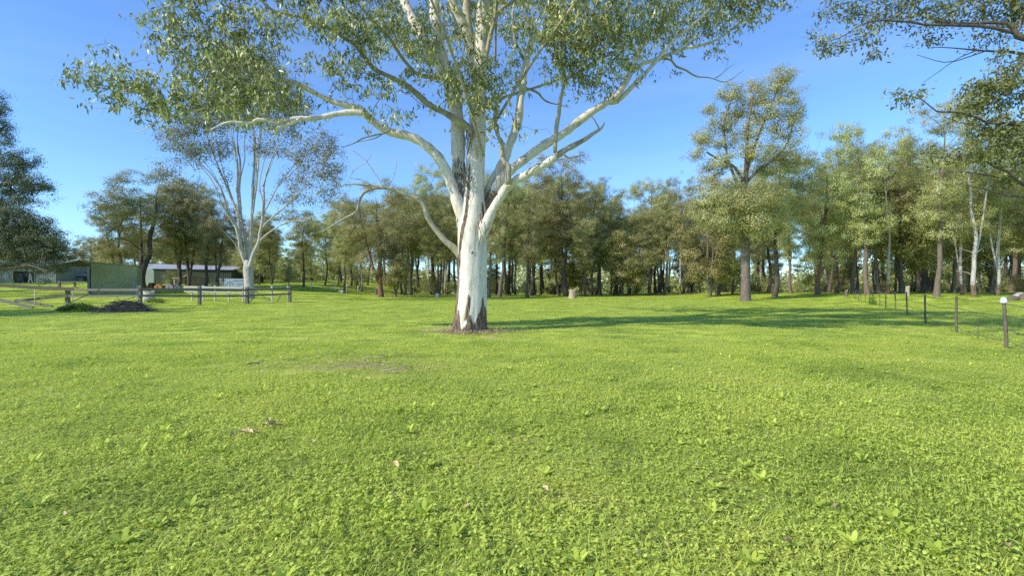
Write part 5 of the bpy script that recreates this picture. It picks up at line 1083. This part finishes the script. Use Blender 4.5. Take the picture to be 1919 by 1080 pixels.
# barn with white roof
bd = 80.0; bb = at_depth(345, bd); kb = bd / F
bn = thing('barn', 'long green metal barn with a white roof behind thin dark trunks', 'barn', bb)
zt = W(0, 503.5, bd)[2] - bb[2]; zr = W(0, 494, bd + 3)[2] - bb[2]
xl, xr, xll = (288 - CX) * kb - bb[0], (424 - CX) * kb - bb[0], (266 - CX) / F * (bd + 9) - bb[0]
ztr = W(0, 506, bd + 2)[2] - bb[2]
m = MB(); ribbed(m, (xl, 0), (xr, 1.5), -.8, zt, -.8, ztr, .3, .03); m.build('front_wall', M['barn_green'], bn, False)
m = MB(); ribbed(m, (xll, 9), (xl, 0), -.8, zt, -.8, zt, .3, .03); m.add([[xll, 9, zt], [xl, 0, zt], [(xll + xl) / 2, 4.5, zr]], np.array([[0, 1, 2]])); m.build('end_wall', M['barn_pale'], bn, False)
m = MB(); ribbed(m, (xr, 1.5), (xr - 1, 10.5), -.8, ztr, -.8, ztr, .3, .03); m.build('far_wall', M['barn_green'], bn, False)
m = MB(); rl, rr_ = np.array([(xll + xl) / 2 - .3, 4.5, zr + .05]), np.array([xr, 6, zr - .35]); A0, A1 = np.array([xl - .3, -.3, zt - .04]), np.array([xr + .3, 1.2, ztr - .04]); B0, B1 = np.array([xll - .3, 9.3, zt]), np.array([xr - .7, 10.8, ztr])
m.add([A0, A1, rr_, rl], np.array([[0, 1, 2, 3]])); m.add([rl, rr_, B1, B0], np.array([[0, 1, 2, 3]])); m.build('roof', M['roof_white'], bn, False)
# tan lean-to in front of it
td = 70.0; tb_ = at_depth(370, td); kt = td / F; tn = thing('lean_to_shed', 'small tan lean-to with an open dark left side in front of the green barn', 'shed', tb_)
X_ = lambda px, d_=td: (px - CX) / F * d_ - tb_[0]
Z_ = lambda py, d_=td: W(0, py, d_)[2] - tb_[2]
m = MB(); ribbed(m, (X_(351), 0), (X_(389, td + 2), 2), -.6, Z_(516.5), -.6, Z_(520.5), .25, .03); m.build('wall', M['tan_metal'], tn, False)
m = MB(); m.add([[X_(339), .9, -.6], [X_(351), .12, -.6], [X_(351), .12, Z_(517.5)], [X_(339), .9, Z_(520)]], np.array([[0, 1, 2, 3]])); m.build('interior_shade', M['black'], tn, False)  # black sheet stands in for the shade under the lean-to
m = MB(); m.add(np.vstack([q_ := np.array([[X_(337), .7, Z_(519.3)], [X_(352), -.2, Z_(515.8)], [X_(390.5, td + 2), 2, Z_(520)], [X_(378, td + 4), 4, Z_(522)]]), q_ + [0, 0, .07]]), np.array([[3, 2, 1, 0], [4, 5, 6, 7], [0, 1, 5, 4], [1, 2, 6, 5], [2, 3, 7, 6], [3, 0, 4, 7]])); m.build('roof', M['cut_wood'], tn, False)
m = MB(); m.box((X_(331.5), .5, Z_(521.5)), (13 * kt, 1.6, .12)); m.build('awning', M['cut_wood'], tn, False)
for px in (327, 338.5): m = MB(); m.box((X_(px), 0, (Z_(522.5) - .6) / 2), (.12, .12, Z_(522.5) + .6 - .01)); m.build('post', M['pale_rail'], tn, False)
plant('bush', 'pale green bush between the tan lean-to and the barn wall', 'bush', at_depth(323, 76), 2.6, cat='bush', wide=1.0)

# grey-blue sign board
sgd = 60.0; sg_b = at_depth(436, sgd); sgn = thing('sign_board', 'grey-blue sign board with a dark arch emblem beside the fanning pale gum', 'sign', sg_b); ks = sgd / F
sz0, sz1 = W(0, 539, sgd)[2] - sg_b[2], W(0, 522.5, sgd)[2] - sg_b[2]; SX = lambda px: (px - CX) * ks - sg_b[0]
m = MB(); m.box(((SX(420) + SX(459)) / 2, 0, (sz0 + sz1) / 2), (SX(459) - SX(420), .08, sz1 - sz0)); m.build('board', M['sign'], sgn, False)
m = MB(); t_ = np.linspace(0, math.pi, 17); ro, ri = 6.7 * ks, 5.2 * ks; cx_, cz_ = SX(431.3), W(0, 535, sgd)[2] - sg_b[2]
V = np.concatenate([np.stack([cx_ + ro * np.cos(t_), np.full(17, -.045), cz_ + ro * np.sin(t_)], 1), np.stack([cx_ + ri * np.cos(t_), np.full(17, -.045), cz_ + ri * np.sin(t_)], 1)]); m.add(V, np.array([[i, i + 1, i + 18, i + 17] for i in range(16)])); m.build('emblem', M['sign_ring'], sgn, False)
m = MB()
m.box((cx_, -.046, cz_ + .12), (2.6 * ks, .006, 1.6 * ks)); m.box((cx_ - .05, -.046, cz_ - .02), (.8 * ks, .006, 2.2 * ks)); m.build('emblem_figure', M['sign_dark'], sgn, False)
m = MB()
for y, xa, xb_, hh, step in ((526.6, 438, 458, 1.5, 1.15), (532, 443.5, 457.5, 1.0, .8), (535.2, 443.5, 456.5, 1.0, .8)):
    x = xa
    while x < xb_:
        if not (abs(x - 449.5) < .8 and y < 530): m.box((SX(x), -.046, W(0, y, sgd)[2] - sg_b[2]), (step * .62 * ks, .006, hh * ks * rng.uniform(.75, 1.1)))
        x += step
m.build('lettering', M['sign_dark'], sgn, False)
for px in (421, 458): m = MB(); m.box((SX(px), .09, (sz0 - .6) / 2 + .3), (.09, .09, sz0 + 1.4)); m.build('post', M['rail'], sgn, False)
m = MB(); m.box((SX(415.5), .3, (Z := (W(0, 529, sgd)[2] - sg_b[2]))), (6 * ks, .7, 10 * ks)); m.box((SX(415.5), .25, Z + 5.4 * ks), (6.8 * ks, .9, .1)); m.box((SX(414.6), -.06, Z), (1.6 * ks, .05, 7 * ks)); m.box((SX(417.2), -.06, Z + .1), (1.2 * ks, .05, 6 * ks))
o = m.build('meter_box', M['grey_gear'], None, False); o.location = sg_b; tag(o, 'grey cabinet with pale panels at the left end of the sign board', 'cabinet')

# yard clutter in front of the barns
def gear(name, px, yt, yb, w, mat, label, cat, d_=66, legs=False):
    b = at_depth(px, d_); k = d_ / F; z1 = W(0, yt, d_)[2] - b[2]; m = MB(); z0 = max(0, W(0, yb, d_)[2] - b[2])
    m.box((0, 0, (z0 + z1) / 2), (w * k, .7, z1 - z0)); m.box((-.1 * w * k, -.05, z1 + .06), (w * k * .5, .5, .12))
    for s_ in (-1, 1): m.tube(np.array([[s_ * w * k * .32, -.42, .22 + z0 * .3], [s_ * w * k * .32, -.30, .22 + z0 * .3]]), .22, 10); m.box((s_ * w * k * .4, 0, z0 / 2), (.07, .6, max(z0, .05)))
    o = m.build(name, mat, None, False); o.location = b; tag(o, label, cat)
gear('garden_cart', 300, 535, 541, 13, M['orange'], 'rusty orange cart in the yard in front of the barn', 'cart')
gear('metal_tank', 321, 534, 541, 12, M['grey_gear'], 'grey metal bin beside the orange cart', 'bin', 65)
gear('metal_tank', 335, 536, 542, 8, M['pale_rail'], 'pale drum in front of the tan lean-to', 'drum', 64)
gear('water_tank', 285, 532, 541, 8, M['black'], 'dark tank at the left end of the green barn', 'tank', 67)
gear('hay_feeder', 402, 530, 536, 6, M['cut_wood'], 'small wooden feeder between the lean-to and the sign board', 'feeder', 63)

# pale barn at far left
pd = 88.0; pb = at_depth(52, pd); kp = pd / F
pbn = thing('barn', 'pale blue-green metal barn with a wide dark doorway at the far left', 'barn', pb)
PX_ = lambda px: (px - CX) * kp - pb[0]
PZ_ = lambda py: W(0, py, pd)[2] - pb[2]
zt = PZ_(498); zl = PZ_(508.5)
m = MB()
for a, b_, z0_, z1_ in ((-60, 25, -.6, zt), (65, 105, -.6, zt), (25, 65, zl, zt)): ribbed(m, (PX_(a), 0), (PX_(b_), 0), z0_, z1_, z0_, z1_, .3, .03)
m.build('front_wall', M['barn_pale'], pbn, False)
m = MB(); m.box(((PX_(25) + PX_(65)) / 2, 1.6, zl / 2 - .3), (PX_(65) - PX_(25), 3.0, zl + .6)); m.build('doorway', M['black'], pbn, False)  # solid black block painted as the shade inside the barn
m = MB(); m.box((PX_(24.6), -.05, zl / 2), (.12, .1, zl + .2)); m.box((PX_(65.4), -.05, zl / 2), (.12, .1, zl + .2)); m.build('door_frame', M['barn_pale'], pbn, False)
m = MB(); ribbed(m, (PX_(105), 0), (PX_(105) + .5, 9), -.6, zt, -.6, zt, .3, .03); m.build('side_wall', M['barn_pale'], pbn, False)
m = MB(); m.add([[PX_(-62), -.4, zt], [PX_(106.5), -.4, zt], [PX_(107), 4.5, zt + 1.3], [PX_(-62), 4.5, zt + 1.3]], np.array([[0, 1, 2, 3]])); m.add([[PX_(-62), 4.5, zt + 1.3], [PX_(107), 4.5, zt + 1.3], [PX_(107), 9.4, zt], [PX_(-62), 9.4, zt]], np.array([[0, 1, 2, 3]])); m.build('roof', M['barn_pale'], pbn, False)
# small outbuilding between
od = 92.0; ob = at_depth(137, od); ko = od / F; on_ = thing('outbuilding', 'low pale outbuilding with a faded pink roof left of the olive shed', 'shed', ob); OX = lambda px: (px - CX) * ko - ob[0]; OZ = lambda py: W(0, py, od)[2] - ob[2]
m = MB(); m.box(((OX(116) + OX(170)) / 2, 2, OZ(518) / 2 - .3), (OX(170) - OX(116), 4, OZ(518) + .6)); m.build('wall', M['barn_green'], on_, False)
m = MB(); m.box((OX(150), -.04, OZ(525)), (12 * ko, .08, 9 * ko)); m.build('door', M['barn_pale'], on_, False)
m = MB(); m.add([[OX(115), -.4, OZ(517.5)], [OX(171), -.4, OZ(517.5)], [OX(170), 2, OZ(511.5)], [OX(118), 2, OZ(511.5)]], np.array([[0, 1, 2, 3]])); m.add([[OX(118), 2, OZ(511.5)], [OX(170), 2, OZ(511.5)], [OX(171), 4.4, OZ(517.5)], [OX(115), 4.4, OZ(517.5)]], np.array([[0, 1, 2, 3]])); m.build('roof', M['pink_roof'], on_, False)
# dark rail yard in front of the outbuilding
yb_ = at_depth(140, 70); dy = thing('yard_rail', 'dark single rail on posts between the pale barn and the olive shed', 'fence', yb_)
for px in (111, 140): b = at_depth(px, 70); m = MB(); m.beam(b - yb_ - [0, 0, .2], W(px, 527, 70) - yb_, .3 if px == 111 else .15, .2, 0, .04, 2); m.build('post', M['rail'], dy, False)
m = MB(); m.beam(W(108, 528.5, 69.8) - yb_, W(162, 528.5, 69.8) - yb_, .1, .14, 0, .03, 3); m.build('rail', M['rail'], dy, False)

# ------------------------------------------------------------------ people by the barn door
def skin_mesh(name, pts, edges, radii, mat, parent, root=0, sub=1):
    me = bpy.data.meshes.new(name); me.from_pydata([tuple(p) for p in pts], edges, []); o = bpy.data.objects.new(name, me); COL.objects.link(o); o.parent = parent
    md = o.modifiers.new('skin', 'SKIN'); md.use_smooth_shade = True
    if not me.skin_vertices: me.skin_vertices.new()
    for v, r in zip(me.skin_vertices[0].data, radii): v.radius = r if isinstance(r, tuple) else (r, r); v.use_root = False
    me.skin_vertices[0].data[root].use_root = True
    s_ = o.modifiers.new('sub', 'SUBSURF'); s_.levels = s_.render_levels = sub
    me.materials.append(mat); return o
def person(px, d_, label, stride, arm, top, legs, hair, face):
    b = at_depth(px, d_); p = thing('person', label, 'person', b); s = face   # faces -x or +x
    pel = (0, 0, .95); che = (.03 * s, 0, 1.30); nk = (.04 * s, 0, 1.47); hd = (.07 * s, 0, 1.60); ht = (.05 * s, 0, 1.70)
    hipL, hipR = (0, -.10, .90), (0, .10, .90); kL, kR = (stride * .22 + .03 * s, -.10, .50), (-stride * .15 + .03 * s, .10, .49); aL, aR = (stride * .36, -.10, .08), (-stride * .40, .10, .10); tL, tR = (stride * .36 + .16 * s, -.10, .035), (-stride * .40 + .13 * s, .10, .04)
    shL, shR = (.02 * s, -.20, 1.40), (.02 * s, .20, 1.40); eL, eR = (arm * -.10 * s + .0, -.25, 1.13), (arm * .12 * s, .25, 1.13); wL, wR = (arm * -.02 + .14 * s, -.24, .94), (arm * .10 * s + .2 * s, .23, .98); hL, hR = (wL[0] + .05 * s, -.23, .86), (wR[0] + .07 * s, .22, .93)
    P_ = [pel, che, nk, hd, ht, hipL, kL, aL, tL, hipR, kR, aR, tR, shL, eL, wL, hL, shR, eR, wR, hR]
    E = [(0, 1), (1, 2), (2, 3), (3, 4), (0, 5), (5, 6), (6, 7), (7, 8), (0, 9), (9, 10), (10, 11), (11, 12), (1, 13), (13, 14), (14, 15), (15, 16), (1, 17), (17, 18), (18, 19), (19, 20)]
    R = [.13, .14, .055, .095, .075, .085, .06, .045, .035, .085, .06, .045, .035, .06, .043, .033, .03, .06, .043, .033, .03]
    skin_mesh('body', P_, E, R, M['skin'], p)
    ti = [0, 1, 2, 13, 14, 15, 17, 18, 19]; mp = {v: i for i, v in enumerate(ti)}
    skin_mesh('shirt', [P_[i] for i in ti], [(mp[a], mp[b_]) for a, b_ in E if a in mp and b_ in mp], [R[i] + .022 if i != 2 else .06 for i in ti], top, p)
    li = [0, 5, 6, 7, 9, 10, 11]; mp = {v: i for i, v in enumerate(li)}
    skin_mesh('trousers', [P_[i] for i in li], [(mp[a], mp[b_]) for a, b_ in E if a in mp and b_ in mp], [R[i] + .02 for i in li], legs, p)
    skin_mesh('hair', [(hd[0] - .03 * s, 0, 1.63), (hd[0] - .02 * s, 0, 1.69), (hd[0] - .05 * s, 0, 1.56)], [(0, 1), (0, 2)], [.1, .085, .07], hair, p)
    return p
person(39, 86.5, 'person in a blue shirt and blue jeans striding left past the dark barn doorway', -1, 1, M['blue_cloth'], M['denim'], M['hair'], -1)
person(57.5, 86.3, 'person in a pale top and whitish trousers walking by the dark barn doorway', -.7, .8, M['pale_cloth'], M['white_cloth'], M['grey_hair'], -1)

# ------------------------------------------------------------------ sky, sun, camera
ELEV = math.radians(34); SX_, SY_ = -.85, -.527                     # the sun stands behind the camera to the left
w = bpy.data.worlds.new('World'); sc.world = w; w.use_nodes = True; nt = w.node_tree; nt.nodes.clear()
ow = nt.nodes.new('ShaderNodeOutputWorld'); bg = nt.nodes.new('ShaderNodeBackground'); sky = nt.nodes.new('ShaderNodeTexSky'); sky.sky_type = 'NISHITA'; sky.sun_disc = False
sky.sun_elevation = ELEV; sky.sun_rotation = math.atan2(SX_, SY_) % (2 * math.pi); sky.air_density = 1.0; sky.dust_density = .15; sky.ozone_density = 1.6
tc = nt.nodes.new('ShaderNodeTexCoord'); mpn = nt.nodes.new('ShaderNodeMapping'); mpn.inputs['Scale'].default_value = (1.2, 1.2, 7.0); nz = nt.nodes.new('ShaderNodeTexNoise'); nz.inputs['Scale'].default_value = 1.5; nz.inputs['Detail'].default_value = 5; nz.inputs['Roughness'].default_value = .6
rp_ = nt.nodes.new('ShaderNodeValToRGB'); rp_.color_ramp.elements[0].position = .46; rp_.color_ramp.elements[1].position = .8; rp_.color_ramp.elements[1].color = (.13, .13, .13, 1)
mx = nt.nodes.new('ShaderNodeMix'); mx.data_type = 'RGBA'; mx.inputs[7].default_value = (6.0, 6.8, 7.6, 1)
nt.links.new(tc.outputs['Generated'], mpn.inputs[0]); nt.links.new(mpn.outputs[0], nz.inputs['Vector']); nt.links.new(nz.outputs['Fac'], rp_.inputs[0]); nt.links.new(rp_.outputs[0], mx.inputs[0]); gn = nt.nodes.new('ShaderNodeMix'); gn.data_type = 'RGBA'; gn.blend_type = 'MULTIPLY'; gn.inputs[0].default_value = 1; gn.inputs[7].default_value = (.95, 1.34, 1.85, 1); nt.links.new(sky.outputs[0], gn.inputs[6]); nt.links.new(gn.outputs[2], mx.inputs[6])
nt.links.new(mx.outputs[2], bg.inputs['Color']); bg.inputs['Strength'].default_value = .14; nt.links.new(bg.outputs[0], ow.inputs[0])
sl = bpy.data.lights.new('sun', 'SUN'); sl.energy = 5.0; sl.angle = math.radians(.5); sl.color = (1.0, .955, .85)
so = bpy.data.objects.new('sun', sl); COL.objects.link(so)
dirn = Vector((SX_ * math.cos(ELEV), SY_ * math.cos(ELEV), math.sin(ELEV))); so.rotation_euler = dirn.to_track_quat('Z', 'Y').to_euler(); so.location = (-20, -15, 30)

cam = bpy.data.cameras.new('camera'); co = bpy.data.objects.new('camera', cam); COL.objects.link(co); co.location = (0, 0, CAMH); co.rotation_euler = (math.radians(90), 0, 0)
cam.sensor_width = 36; cam.lens = F / 1919 * 36; cam.shift_y = (HY - 540) / 1919; cam.clip_start = .05; cam.clip_end = 5000; sc.camera = co
sc.view_settings.view_transform = 'Standard'; sc.view_settings.look = 'None'; sc.view_settings.exposure = 0
sc.cycles.use_denoising = False
sc.cycles.max_bounces = 6; sc.cycles.diffuse_bounces = 3; sc.cycles.transmission_bounces = 3; sc.cycles.glossy_bounces = 2
